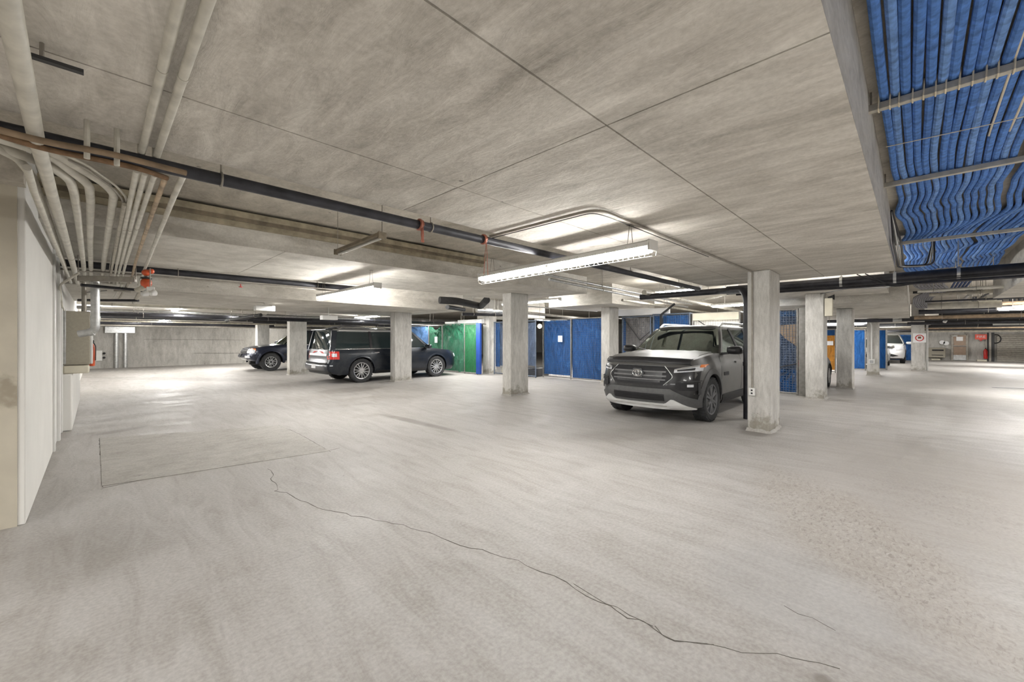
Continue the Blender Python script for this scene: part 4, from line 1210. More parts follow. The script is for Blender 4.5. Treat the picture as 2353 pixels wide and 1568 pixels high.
# black cables looping over the drain
for i in range(2):
    pipe('cable', ['black cable sagging along the drain pipe', 'second black cable sagging along the drain pipe'][i], 'cable', [(8.5, .55 + i * .1, z(1.02)), (8.48, .25, z(.80 - i * .03)), (8.5, -.2, z(.85)), (8.5, -1.1, z(.86)), (8.5, -3, z(.84))], .008, M['black'], 6, .15)
pipe('cable', 'black cable slack between the drain and the cream column', 'cable', [(8.6, .1, z(.84)), (9.4, .35, z(.86)), (10.3, .9, z(.98)), (11.4, 1.5, z(1.0))], .008, M['black'], 6, .3)
for i in range(9):
    o = i * .052
    pts = [(11.3, .0 - o, z(1.30)), (11.6, .0 - o, z(1.17)), (12.2, .0 - o, z(1.11)), (12.9, -.16 - o * .9, z(1.08)), (13.5, -.17 - o * .8, z(1.06)), (14.6, .0 - o * .8, z(1.04)), (16.8, .01 - o * .8, z(1.02)), (18.6, -.06 - o, z(.99)), (19.2, -.6 - o, z(.97))]
    pipe('grey_tube', ORD[i] + ' wavy grey tube from the left in the far bundle past the drain', 'pipe', pts, .02, M['grey_ins'], 8, .4, 'wavy grey tubes past the black drain')
for i in range(5):
    o = i * .055
    pipe('insulated_pipe', ORD[i] + ' dusty dark blue tube from the left beside the wavy grey bundle', 'pipe', [(11.6, -.62 - o, z(1.22)), (15.4, -.62 - o, z(1.14))], .02, M['blue_dark'], 8, 0, 'dusty dark blue tubes')
for i, (X, k, y0, y1, r, mt, lab) in enumerate([
        (10.5, 1.02, -.35, -1.2, .032, 'pipe', 'cream short pipe just past the black drain, upper'),
        (11.9, .97, -.05, -1.2, .03, 'pipe', 'cream short pipe past the black drain, lower'),
        (13.6, 1.02, -.25, -4.2, .045, 'pipe_old', 'dusty cross pipe over the right aisle, nearest'),
        (14.6, .92, -.2, -5.2, .022, 'dark_pipe', 'thin navy cross pipe over the right aisle'),
        (15.2, .83, -.25, -1.5, .085, 'pipe', 'fat cream duct over the right aisle, left half'),
        (15.6, .76, -1.7, -2.9, .04, 'white_metal', 'white cross tube over the right aisle'),
        (17.5, .80, -.1, -7, .07, 'blackpipe', 'black cross pipe over the right aisle'),
        (19.0, .68, .0, -3.2, .06, 'brownpipe', 'brownish cross pipe over the right aisle'),
        (21.0, .72, .4, -7, .09, 'cladding2', 'dark duct over the right aisle, farther'),
        (24.0, .62, .2, -8, .06, 'blackpipe', 'black cross pipe before the fire door'),
        (24.6, .55, -2.2, -5.5, .04, 'white_metal', 'white cross tube before the roller door'),
        (27.5, .62, 3.4, -7, .12, 'cladding', 'dark duct just before the far end bay'),
        (19.6, .64, 5.0, .3, .05, 'galv', 'grey cross pipe behind the conduit column'),
        (18.4, .60, 6.0, .5, .06, 'dark_pipe', 'navy cross pipe behind the blue-white column'),
        (26.5, .50, 2.6, -.2, .06, 'galv_dull', 'pale rail above the white car'),
        (33.0, .42, -.2, -9, .08, 'pipe_old', 'pale pipe along the top of the end wall')]):
    pipe('cross_pipe', lab, 'pipe', [(X, y0, z(k)), (X, y1, z(k))], r, M[mt], 12, 0, 'cross pipes over the right aisle', hang=(.2, .7))
for i, (px, d_) in enumerate([((2298, 700), 15.2), ((2326, 700), 14.8), ((2347, 698), 14.6), ((2238, 706), 15.0)]):
    p = at(*px, d_)
    tag(MB().box(p.x - .07, p.x + .07, p.y - .07, p.y + .07, p.z - .05, 2.92).build('hanger_bracket', M['blackpipe'], bevel=.01), ['black drop bracket right of the slab edge, first', 'black drop bracket right of the slab edge, second', 'black drop bracket right of the slab edge, third', 'dark brown drop bracket over the fat cream duct'][i], 'bracket', 'drop brackets')
for i, (X, k, y0, y1, r, mt, lab) in enumerate([
        (22.6, 1.15, -.6, -5.5, .06, 'dark_pipe', 'navy manifold pipe joining the black drop brackets'),
        (14.0, 1.12, .02, -1.1, .03, 'blackpipe', 'short black cross pipe just beyond the wavy grey tubes'),
        (16.4, .90, -.6, -2.6, .05, 'brownpipe', 'brown short pipe under the fat cream duct'),
        (18.0, .93, -.75, -4.2, .035, 'blackpipe', 'black pipe crossing behind the globe lamp, upper'),
        (20.0, .84, -.6, -4.6, .10, 'cladding', 'dark fat pipe behind the globe lamp'),
        (22.2, .80, .1, -6.5, .045, 'white_metal', 'pale pipe behind the dark fat pipe'),
        (25.5, .66, .0, -7.5, .2, 'cladding', 'broad dark duct before the end wall'),
        (26.2, .50, -.4, -7.8, .03, 'pipe', 'thin pale pipe under the broad dark duct'),
        (30.0, .56, 2.2, -8, .09, 'brownpipe', 'brown pipe near the end wall'),
        (31.5, .47, 2.2, -8, .05, 'blackpipe', 'black pipe near the end wall'),
        (34.5, .44, 1.5, -9, .07, 'cladding', 'dark pipe right before the end wall')]):
    pipe('cross_pipe', lab, 'pipe', [(X, y0, z(k)), (X, y1, z(k))], r, M[mt], 12, 0, 'cross pipes over the right aisle', hang=(.25, .75))
for i, (Y, k, x0, x1, r, mt, lab) in enumerate([
        (-.95, 1.05, 13.6, 24.0, .03, 'galv', 'grey pipe running down the right aisle, left one'),
        (-1.15, .98, 13.6, 24.0, .02, 'blackpipe', 'black pipe running down the right aisle, beside the grey one'),
        (-2.4, 1.0, 13.6, 30.0, .05, 'pipe_old', 'dusty pipe running down the right aisle, middle'),
        (-3.1, .9, 13.6, 34.0, .035, 'white_metal', 'white pipe running down the right aisle, right one'),
        (-4.4, .95, 13.6, 34.0, .07, 'blackpipe', 'fat black pipe running down the right aisle, rightmost')]):
    pipe('long_pipe', lab, 'pipe', [(x0, Y, z(k)), (x1, Y, z(k))], r, M[mt], 12, 0, 'pipes running down the right aisle', hang=(.1, .4, .8))
p = at(2263, 727, 15.0)
gl = thing('globe_lamp', 'glowing round globe lamp among the right-hand ceiling pipes', 'lamp', p)
MB().sphere((0, 0, 0), .085, 14, 9, (1, 1, .9)).build('globe', emis('globe_glow', (1, .96, .88), 7), gl)
MB().lathe([(0, .14), (.05, .135), (.055, .07), (0, .07)], 12).build('cap', M['galv'], gl)
MB().tube([(0, 0, .13), (0, 0, 2.92 - p.z)], .01, 6).build('stem', M['galv_dull'], gl)
a, b = onz(2013, 646, z(1.22)), onz(2036, 676, z(1.22))
d = b - a
un2 = fixture(a + Vector((0, 0, .08)), b + Vector((0, 0, .08)), 'unlit white fixture slanting beyond the black drain, right of the cream column', lit=None, guard=False, chains=.2)
a, b = at(2186, 716, 14.5), at(2170, 741, 14.5)
pipe('brace_tube', 'white slanted tube in the right-hand pipe tangle', 'pipe', [a, b], .05, M['white_metal'], 10, 0)
# siren on the cream column
sr = thing('siren_box', 'small cream siren box with a horn on the column right of the mesh cage', 'alarm siren', (11.52, 1.40, z(.72)))
MB().box(-.07, .07, -.11, .03, -.22, .18).build('box', M['board'], sr, bevel=.01)
hn = MB().lathe([(.015, 0), (.025, .05), (.06, .11), (.065, .115), (.05, .1), (.012, .0)], 14, 'y').build('horn', M['black'], sr)
hn.location = (0, -.02, .20)
hn.rotation_euler = (0, 0, PI)
MB().tube([(0, .02, .18), (0, .03, .5)], .008, 6).build('conduit', M['galv_dull'], sr)
# conduit and box on the far column, conduit beside the sign column
pipe('conduit', 'thin conduit bending down the far column to its outlet box', 'conduit', [(20.32, 2.1, z(.73)), (20.32, 1.13, z(.70)), (20.32, 1.13, .62)], .022, M['white_metal'], 8, .3)
ob = thing('outlet_box', 'small outlet box low on the far conduit column', 'outlet', (20.32, 1.13, .45))
MB().box(-.03, .02, -.09, .09, 0, .17).build('box', M['white_metal'], ob, bevel=.01)
MB().box(-.04, -.03, -.05, .05, .03, .14).build('cover', M['galv'], ob, bevel=.004)
pipe('conduit', 'white conduit standing beside the column with the red ring sign', 'conduit', [(25.2, -.40, 0), (25.2, -.40, z(.62)), (27.5, -2.2, z(.62))], .04, M['white_metal'], 8, .1)
# white sign with a red ring on the far column
c = onx(2113, 777, 24.83)
sg = thing('wall_sign', 'white sign with a red ring and a brown mark on the far column', 'sign', (24.84, c.y, c.z))
MB().box(-.012, .005, -.2, .2, -.2, .2).build('plate', M['paper'], sg, bevel=.004)
MB().tube([(-.016, .12 * math.cos(a_), .12 * math.sin(a_)) for a_ in [2 * PI * i / 24 for i in range(25)]], .018, 6).build('ring', M['tail_red'], sg)
MB().box(-.018, -.012, -.05, .05, -.03, .06).build('mark', M['rust'], sg, bevel=.01)
# ------------------------------------------------------------------ end wall of the right aisle
XW = 38.18
def wallbox(px0, py0, px1, py1, dep, Xp=XW):
    a, b = onx(px0, py0, Xp), onx(px1, py1, Xp)
    return (Xp - dep, Xp, min(a.y, b.y), max(a.y, b.y), max(0.0, min(a.z, b.z)), max(a.z, b.z))
x0, x1, y0, y1, z0, z1 = wallbox(2130, 799, 2172, 822, .35)
ht = thing('unit_heater', 'grey-brown wall heater with a dark louvre, left of the brown door', 'heater', (XW - .18, (y0 + y1) / 2, z0))
hw, hh = (y1 - y0) / 2, z1 - z0
MB().box(-.17, .17, -hw, hw, 0, hh).build('casing', M['beige_metal'], ht, bevel=.02)
MB().box(-.19, -.16, -hw * .8, hw * .45, hh * .68, hh * .82).build('louvre', M['black'], ht)
MB().box(-.19, -.165, -hw * .75, hw * .5, hh * .22, hh * .28).build('slot', M['cladding2'], ht)
MB().box(-.12, .1, hw, hw + .07, hh * .3, hh * .6).build('knob', M['black'], ht, bevel=.02)
x0, x1, y0, y1, z0, z1 = wallbox(2188, 771, 2222, 834, .08)
z0 = 0
dr = thing('door_1', 'brown steel fire door with a grey kick plate and white notice on the end wall', 'door', (XW - .05, (y0 + y1) / 2, 0))
dr['kind'] = 'structure'
hw = (y1 - y0) / 2
brd = plain('tan_brown_door', (.37, .27, .20), .6, 0, .15, 6)
MB().box(-.03, .04, -hw, hw, .02, z1).build('leaf', brd, dr, bevel=.008)
for s in (-1, 1):
    MB().box(-.05, .05, s * hw - .05, s * hw + .05, 0, z1 + .06).build('frame_post', M['galv_dull'], dr, bevel=.006)
MB().box(-.05, .05, -hw, hw, z1, z1 + .06).build('frame_head', M['galv_dull'], dr, bevel=.006)
MB().box(-.05, -.03, -hw * .92, hw * .92, .03, .36).build('kick_plate', M['galv'], dr, bevel=.004)
MB().tube([(-.08, -hw * .9, .92), (-.08, hw * .9, .92)], .025, 8).build('push_bar', M['galv'], dr)
MB().box(-.045, -.03, -.14, .14, z1 * .78, z1 * .78 + .26).build('notice_paper', M['paper'], dr)
MB().box(-.08, -.03, .1, hw * .95, z1 - .07, z1 - .02).build('closer', M['galv'], dr, bevel=.006)
# fire extinguisher sign, extinguisher and posts
c = onx(2254, 775, XW - .3)
fs = thing('fire_sign', 'red flag-shaped fire sign with white letters on the end wall', 'sign', (XW - .3, c.y, c.z))
MB().box(-.008, .008, -.24, .24, -.14, .17).build('plate', plain('sign_red', (.78, .09, .05), .45, 0, .05), fs, bevel=.004)
MB().prism([(-.008, -.1, -.14), (-.008, .1, -.14), (-.008, 0, -.26)], (.016, 0, 0)).build('arrow', M['red'], fs)
MB().tube([(.02, 0, .0), (.3, 0, .0)], .012, 6).build('mount', M['galv_dull'], fs)
def text(body, size, parent, loc, rot, mat, name='lettering', extr=.002):
    cu = bpy.data.curves.new(name, 'FONT')
    cu.body = body
    cu.size = size
    cu.align_x = 'CENTER'
    cu.align_y = 'CENTER'
    cu.extrude = extr
    o = bpy.data.objects.new(name, cu)
    COL.objects.link(o)
    dg = bpy.context.evaluated_depsgraph_get()
    me = bpy.data.meshes.new_from_object(o.evaluated_get(dg))
    bpy.data.objects.remove(o, do_unlink=True)
    me.materials.clear()
    me.materials.append(mat)
    q = bpy.data.objects.new(name, me)
    COL.objects.link(q)
    q.parent = parent
    q.location = loc
    q.rotation_euler = rot
    return q
text('FIRE', .2, fs, (-.011, 0, .015), (PI / 2, 0, -PI / 2), M['paper'])
c = onx(2265, 812, XW - .25)
fe = thing('fire_extinguisher', 'red fire extinguisher on the end wall beside the dark posts', 'fire extinguisher', (XW - .2, c.y, c.z - .35))
MB().lathe([(0, 0), (.08, .01), (.09, .03), (.09, .48), (.06, .56), (.03, .6), (0, .62)], 14).build('cylinder', M['red'], fe)
MB().box(-.06, .06, -.02, .02, .6, .67).build('handle', M['black'], fe, bevel=.006)
MB().tube([(-.04, -.05, .6), (-.1, -.1, .45), (-.09, -.08, .15)], .015, 6, .05).build('hose', M['black'], fe)
for i, (p_, wd, mt, lab) in enumerate([(2270, .09, 'cladding2', 'thin dark pipe on the end wall right of the extinguisher'), (2281, .13, 'black', 'black post at the left of the roller door'), (2275, .1, 'galv_dull', 'grey post at the left of the roller door'), (2266, .06, 'galv_dull', 'thin grey conduit behind the extinguisher')]):
    c = onx(p_, 800, XW - .12)
    tag(MB().box(XW - .16, XW - .02, c.y - wd / 2, c.y + wd / 2, 0, 1.75).build('wall_post', M[mt], bevel=.008), lab, 'post', 'posts by the roller door')
c = onx(2288, 778, XW - .1)
tag(MB().tube([(XW - .1, c.y + .2 * math.cos(a_), c.z - .03 + .26 * math.sin(a_)) for a_ in [2 * PI * i / 16 for i in range(17)]], .03, 6).build('cable_coil', M['black']), 'black cable coil hanging at the top of the roller door', 'cable')
c = onx(2290, 800, XW - .06)
rd = thing('door_2', 'wide grey roller door with horizontal slats at the right end', 'door', (XW - .06, c.y - 2.6, 0))
rd['kind'] = 'structure'
for i in range(14):
    MB().box(-.03, .03, -2.6, 2.6, i * .118, i * .118 + .112).build('slat', M['galv_dull'], rd, bevel=.012, seg=1)
x0, x1, y0, y1, z0, z1 = wallbox(2196, 830, 2200, 835, .1)
for i, (px, py) in enumerate([(2150, 829), (2256, 831)]):
    c = onx(px, py, XW - .4)
    tag(MB().box(c.x - .15, c.x + .15, c.y - .2, c.y + .2, 0, .1).build('concrete_block', M['board'], bevel=.02), ['pale block on the floor below the wall heater', 'pale block on the floor below the fire sign'][i], 'block')
c = onx(2166, 786, XW - .05)
for i, (px, py) in enumerate([(2165, 787), (2174, 789)]):
    c = onx(px, py, XW - .08)
    tag(MB().lathe([(0, 0), (.13, 0), (.13, .1), (0, .12)], 14, 'x', (c.x - .05, c.y, c.z)).build('alarm_bell', M['paper']), ['round white alarm bell left of the brown door', 'second round alarm bell, nearest the brown door'][i], 'alarm bell')
# ------------------------------------------------------------------ cars
def lerp_tab(tab, x):
    if x <= tab[0][0]:
        return tab[0][1]
    for (a, p), (b, q) in zip(tab[:-1], tab[1:]):
        if x <= b:
            f = (x - a) / (b - a)
            f = f * f * (3 - 2 * f) * .5 + f * .5
            return p + (q - p) * f
    return tab[-1][1]
class Car:
    """+x is the nose, +y the driver's left, z up; built around the middle of the floor"""
    def __init__(s, root, xf, xr, hw, nf, af, nr, ar, zt, zb, pf, pr, wf):
        s.t = root
        s.xf, s.xr, s.hw, s.nf, s.af, s.nr, s.ar, s.zt_, s.zb_, s.pf, s.pr, s.wf = xf, xr, hw, nf, af, nr, ar, zt, zb, pf, pr, wf
    def zt(s, x): return lerp_tab(s.zt_, x)
    def zb(s, x): return lerp_tab(s.zb_, x)
    def tt(s, x, z): return max(0, min(1, (z - s.zb(x)) / (s.zt(x) - s.zb(x))))
    def W(s, t): return s.hw * lerp_tab(s.wf, t)
    def fx(s, y, z):
        x = s.xf - .1
        for _ in range(4):
            t = s.tt(x, z)
            q = max(0, 1 - min(1, abs(y) / s.W(t)) ** s.nf) ** (1 / s.nf)
            x = s.xf - lerp_tab(s.pf, t) - s.af + s.af * q
        return x
    def rx(s, y, z):
        x = s.xr + .1
        for _ in range(4):
            t = s.tt(x, z)
            q = max(0, 1 - min(1, abs(y) / s.W(t)) ** s.nr) ** (1 / s.nr)
            x = s.xr + lerp_tab(s.pr, t) + s.ar - s.ar * q
        return x
    def sy(s, x, z):
        t = s.tt(x, z)
        y = s.W(t)
        xe = s.xf - lerp_tab(s.pf, t) - s.af
        if x > xe:
            y *= max(0, 1 - min(1, (x - xe) / s.af) ** s.nf) ** (1 / s.nf)
        xe = s.xr + lerp_tab(s.pr, t) + s.ar
        if x < xe:
            y *= max(0, 1 - min(1, (xe - x) / s.ar) ** s.nr) ** (1 / s.nr)
        return y
    def body(s, paint, wheels, rw, levels=(0, .06, .18, .34, .5, .66, .8, .9, .96, 1), crown=.035, well=None):
        b = MB()
        rows = []
        for t in levels:
            hw = s.W(t)
            xf, xr = s.xf - lerp_tab(s.pf, t), s.xr + lerp_tab(s.pr, t)
            half = []
            for i in range(11):
                th = PI / 2 * i / 10
                half.append((xf - s.af + s.af * math.cos(th) ** (2 / s.nf), hw * math.sin(th) ** (2 / s.nf)))
            x0, x1 = xf - s.af, xr + s.ar
            for i in range(1, 16):
                half.append((x0 + (x1 - x0) * i / 16, hw))
            for i in range(9):
                th = PI / 2 * (1 - i / 8)
                half.append((xr + s.ar - s.ar * math.cos(th) ** (2 / s.nr), hw * math.sin(th) ** (2 / s.nr)))
            ring = half + [(x, -y) for x, y in reversed(half[1:-1])]
            rows.append([(x, y, s.zb(x) + t * (s.zt(x) - s.zb(x))) for x, y in ring])
        b.grid(rows, True)
        for row, cr in ((rows[-1], crown), (rows[0], 0)):
            n = len(row)
            h = n // 2
            cap = []
            for i in range(h + 1):
                p, q = row[i], row[(n - i) % n]
                w_ = abs(p[1]) / s.hw
                cap.append([(p[0], p[1] + (q[1] - p[1]) * j / 8, p[2] + cr * w_ * (1 - (2 * j / 8 - 1) ** 2)) for j in range(9)])
            b.grid(cap)
        o = b.build('body', [paint, M['black']], s.t, smooth=50)
        bm = bmesh.new()
        bm.from_mesh(o.data)
        bmesh.ops.remove_doubles(bm, verts=bm.verts, dist=.0006)
        bmesh.ops.recalc_face_normals(bm, faces=bm.faces)
        bm.to_mesh(o.data)
        bm.free()
        cut = MB()
        cut.mi = 1
        for (x, z_, r) in wheels:
            for sg in (-1, 1):
                cut.tube([(x, sg * (s.hw - .36), z_), (x, sg * (s.hw + .3), z_)], r, 28)
        c = cut.build('cutter', [paint, M['black']], s.t, smooth=0)
        md = o.modifiers.new('wells', 'BOOLEAN')
        md.object = c
        md.solver = 'EXACT'
        dg = bpy.context.evaluated_depsgraph_get()
        me = bpy.data.meshes.new_from_object(o.evaluated_get(dg))
        o.modifiers.clear()
        o.data = me
        me.polygons.foreach_set('use_smooth', [True] * len(me.polygons))
        me.set_sharp_from_angle(angle=math.radians(42))
        bpy.data.objects.remove(c, do_unlink=True)
        return o
    def front(s, name, y0, y1, lo, hi, off, mat, dep=.02, ny=14, nz=4, parent=None, smooth=50):
        rows = []
        for j in range(nz + 1):
            row = []
            for i in range(ny + 1):
                y = y0 + (y1 - y0) * i / ny
                a, b_ = (lo(y) if callable(lo) else lo), (hi(y) if callable(hi) else hi)
                z_ = a + (b_ - a) * j / nz
                e = .004
                dx = (s.fx(y + e, z_) - s.fx(y - e, z_)) / (2 * e)
                nrm = Vector((1, -max(-4, min(4, dx)), 0)).normalized()
                row.append(Vector((s.fx(y, z_), y, z_)) + nrm * off)
            rows.append(row)
        return MB().sheet(rows, (-dep, 0, 0)).build(name, mat, parent or s.t, smooth=smooth)
    def rear(s, name, y0, y1, lo, hi, off, mat, dep=.02, ny=10, nz=4, parent=None):
        rows = []
        for j in range(nz + 1):
            row = []
            for i in range(ny + 1):
                y = y0 + (y1 - y0) * i / ny
                a, b_ = (lo(y) if callable(lo) else lo), (hi(y) if callable(hi) else hi)
                z_ = a + (b_ - a) * j / nz
                row.append((s.rx(y, z_) - off, y, z_))
            rows.append(row)
        return MB().sheet(rows, (dep, 0, 0)).build(name, mat, parent or s.t, smooth=50)
    def side(s, name, sg, x0, x1, lo, hi, off, mat, dep=.02, nx=10, nz=4, parent=None):
        rows = []
        for j in range(nz + 1):
            row = []
            for i in range(nx + 1):
                x = x0 + (x1 - x0) * i / nx
                a, b_ = (lo(x) if callable(lo) else lo), (hi(x) if callable(hi) else hi)
                z_ = a + (b_ - a) * j / nz
                row.append((x, sg * (s.sy(x, z_) + off), z_))
            rows.append(row)
        return MB().sheet(rows, (0, -sg * dep, 0)).build(name, mat, parent or s.t, smooth=50)
    def flare(s, sg, x, zc, r0, r1, off, mat, a0=-.12, a1=PI + .12, name='wheel_arch'):
        rows = []
        for k, r in enumerate((r0, r0 + .3 * (r1 - r0), r1)):
            row = []
            for i in range(25):
                a = a0 + (a1 - a0) * i / 24
                px, pz = x + r * math.cos(a), zc + r * math.sin(a)
                row.append((px, sg * (s.sy(px, max(pz, s.zb(px) + .02)) + off * (1, 1.15, .35)[k]), pz))
            rows.append(row)
        return MB().sheet(rows, (0, -sg * .05, 0)).build(name, mat, s.t, smooth=60)
    # greenhouse
    def cabin(s, paint, cowl, wtop, rtop, rbase, hb, hr, zr, belt, pillars, panes, glass, gside, roofpaint=None, curve=.16, grear=None, shut=None):
        """cowl / wtop: x of the windscreen foot and head; rtop / rbase: x of the rear glass head and foot"""
        s.hb, s.hr, s.zr, s.belt = hb, hr, zr, belt
        s.cowl, s.wtop, s.rtop, s.rbase, s.curve = cowl, wtop, rtop, rbase, curve
        def spos(x, z_):
            f = (z_ - belt(x)) / (zr - belt(x))
            return hb + (hr - hb) * f ** 1.25
        s.spos = spos
        roof = MB()
        rows = []
        for (ins, dz) in ((0, -.055), (.0, -.02), (.05, .018), (.16, .040)):
            ring = []
            for i in range(40):
                a = 2 * PI * i / 40
                ca, sa = math.cos(a), math.sin(a)
                cx, lx = (wtop + rtop) / 2, (wtop - rtop) / 2 - ins * .8 + .02
                e = 2 / 7
                ring.append((cx + lx * math.copysign(abs(ca) ** e, ca), (hr + .012 - ins) * math.copysign(abs(sa) ** e, sa), zr + dz))
            rows.append(ring)
        roof.grid(rows, True)
        top = rows[-1]
        roof.add(top, [tuple(range(40))])
        roof.add(rows[0], [tuple(reversed(range(40)))])
        roof.build('roof', roofpaint or paint, s.t, smooth=60)
        for sg in (-1, 1):
            for (xb, xt, wd, mt) in pillars:
                zb_ = belt(xb) - .02
                pts = []
                n = 7
                rws = []
                for k in range(n + 1):
                    f = k / n
                    x = xb + (xt - xb) * f
                    z_ = zb_ + (zr - .02 - zb_) * f
                    y = spos(x, max(z_, belt(x)))
                    rws.append([(x + wd / 2, sg * y, z_), (x - wd / 2, sg * y, z_)])
                MB().sheet(rws, (0, -sg * .05, 0)).build('pillar', mt, s.t, smooth=60)
            for (xb0, xb1, xt0, xt1) in panes:
                rws = []
                for k in range(7):
                    f = k / 6
                    row = []
                    for q in range(7):
                        g = q / 6
                        xb, xt = xb0 + (xb1 - xb0) * g, xt0 + (xt1 - xt0) * g
                        x = xb + (xt - xb) * f
                        z_ = belt(xb) + (zr - .05 - belt(xb)) * f
                        row.append((x, sg * (spos(x, max(z_, belt(x))) - .012), z_))
                    rws.append(row)
                MB().sheet(rws, (0, -sg * .005, 0)).build('side_window', gside, s.t, smooth=60)
        def screen(xb, xt, name, g, sgn, zlo=0.0, ins=.03):
            rws = []
            for k in range(9):
                f = zlo + (1 - zlo) * k / 8
                row = []
                for q in range(15):
                    u = -1 + 2 * q / 14
                    hw = (hb + (hr - hb) * f ** 1.25) - ins
                    x = xb + (xt - xb) * f - sgn * curve * (1 - .45 * f) * abs(u) ** 2.4
                    z_ = belt(xb) - .01 + (zr - .03 - belt(xb) + .01) * f
                    row.append((x, u * hw, z_))
                rws.append(row)
            return MB().sheet(rws, (-sgn * .006, 0, 0)).build(name, g, s.t, smooth=60), rws
        s.ws = screen(cowl, wtop + .03, 'windscreen', glass, 1)
        s.rs = screen(rbase, rtop - .03, 'rear_window', grear or gside, -1)
    def seats(s, xs, z0, zh, mat):
        for x in xs:
            for y in (-.37, .37):
                m = MB()
                m.box(x - .09, x + .05, y - .24, y + .24, z0 - .05, zh - .17)
                so = m.build('seat', mat, s.t, bevel=.05, seg=3)
                MB().box(x - .06, x + .03, y - .14, y + .14, zh - .15, zh + .06).build('headrest', mat, so, bevel=.045, seg=3)
def wheel(root, x, y, r, wd, style, spokes, mat, rimr=None, dark=None):
    sg = 1 if y > 0 else -1
    rimr = rimr or r * .66
    rim = MB()
    h = wd / 2
    rim.lathe([(rimr * .93, -h * .85), (rimr * .90, -h * .3), (rimr * .86, h * .55), (rimr * .93, h * .86), (rimr * 1.0, h * .90), (rimr * 1.02, h * .80), (rimr * 1.0, -h * .85), (rimr * .93, -h * .85)], 30, 'y')
    w_ = rim.build('wheel', mat, root)
    w_.location = (x, y - sg * h, r)
    if sg < 0:
        w_.rotation_euler = (0, 0, PI)
    ty = MB()
    ty.lathe([(rimr * .98, -h * .86), (rimr * 1.15, -h * .98), (r * .93, -h), (r * .985, -h * .86), (r, -h * .6), (r, h * .6), (r * .985, h * .86), (r * .93, h), (rimr * 1.15, h * .98), (rimr * .98, h * .86)], 44, 'y')
    for k in range(36):           # tread blocks
        a = 2 * PI * k / 36
        for o in (-.5, .5):
            c, s_ = math.cos(a + o * .08), math.sin(a + o * .08)
            p = Vector((c * (r + .001), o * h * 1.1, s_ * (r + .001)))
            tdir = Vector((-s_, 0, c))
            ty.bar(p - tdir * r * .055, p + tdir * r * .055, h * .72, .014, Vector((c, 0, s_)))
    ty.build('tyre', M['rubber'], w_)
    back = MB().lathe([(0, -.01), (rimr * .9, -.01), (rimr * .9, .01), (0, .01)], 24, 'y')
    back.build('brake_disc', M['black'], w_)
    sm = MB()
    if style == 'twin':           # bold split spokes
        for o in (-.16, .16):
            a = o
            sm.hexa([(math.sin(a * .55 - .05) * .05, h * .45, .05), (math.sin(a * .55 + .05) * .05 + .02, h * .45, .05), (math.sin(a) * rimr + .03, h * .45, rimr * .95), (math.sin(a) * rimr - .03, h * .45, rimr * .95),
                     (math.sin(a * .55 - .05) * .05, h * .86, .05), (math.sin(a * .55 + .05) * .05 + .02, h * .86, .05), (math.sin(a) * rimr + .026, h * .80, rimr * .95), (math.sin(a) * rimr - .026, h * .80, rimr * .95)])
        sm.box(-.03, .03, h * .45, h * .82, .04, rimr * .42)
    elif style == 'multi':
        sm.hexa([(-.018, h * .5, .04), (.018, h * .5, .04), (.014, h * .5, rimr * .96), (-.014, h * .5, rimr * .96), (-.015, h * .86, .04), (.015, h * .86, .04), (.009, h * .84, rimr * .96), (-.009, h * .84, rimr * .96)])
    else:
        sm.hexa([(-.035, h * .5, .05), (.035, h * .5, .05), (.05, h * .5, rimr * .95), (-.05, h * .5, rimr * .95), (-.03, h * .86, .05), (.03, h * .86, .05), (.04, h * .8, rimr * .95), (-.04, h * .8, rimr * .95)])
    sp = sm.build('spoke', mat, w_, bevel=.004, seg=1)
    for k in range(1, spokes):
        c = sp.copy()
        COL.objects.link(c)
        c.parent = w_
        c.rotation_euler = (0, 2 * PI * k / spokes + (.06 if style == 'multi' and k % 2 else 0), 0)
    MB().lathe([(0, h * .9), (rimr * .15, h * .89), (rimr * .19, h * .8), (rimr * .19, h * .4)], 18, 'y').build('hub_cap', dark or mat, w_)
    return w_
def mirror(root, sg, x, y, z_, mat, arm=.1):
    m = MB()
    rows = []
    for k, (dx, sc) in enumerate([(.09, .25), (.07, .75), (.02, 1), (-.06, 1), (-.07, .9)]):
        rows.append([(x + dx, sg * (y + arm + .11) + .13 * sc * math.copysign(abs(math.cos(a)) ** .6, math.cos(a)), z_ + .075 * sc * math.copysign(abs(math.sin(a)) ** .6, math.sin(a))) for a in [2 * PI * i / 16 for i in range(16)]])
    m.grid(rows, True)
    m.add(rows[0], [tuple(range(16))])
    m.add(rows[-1], [tuple(range(16))])
    o = m.build('wing_mirror', mat, root, smooth=60)
    MB().bar((x + .02, sg * (y - .02), z_ - .07), (x, sg * (y + arm + .03), z_ - .05), .07, .04).build('mirror_arm', M['black'], o, bevel=.01)
    return o
DIA = lambda *p: p

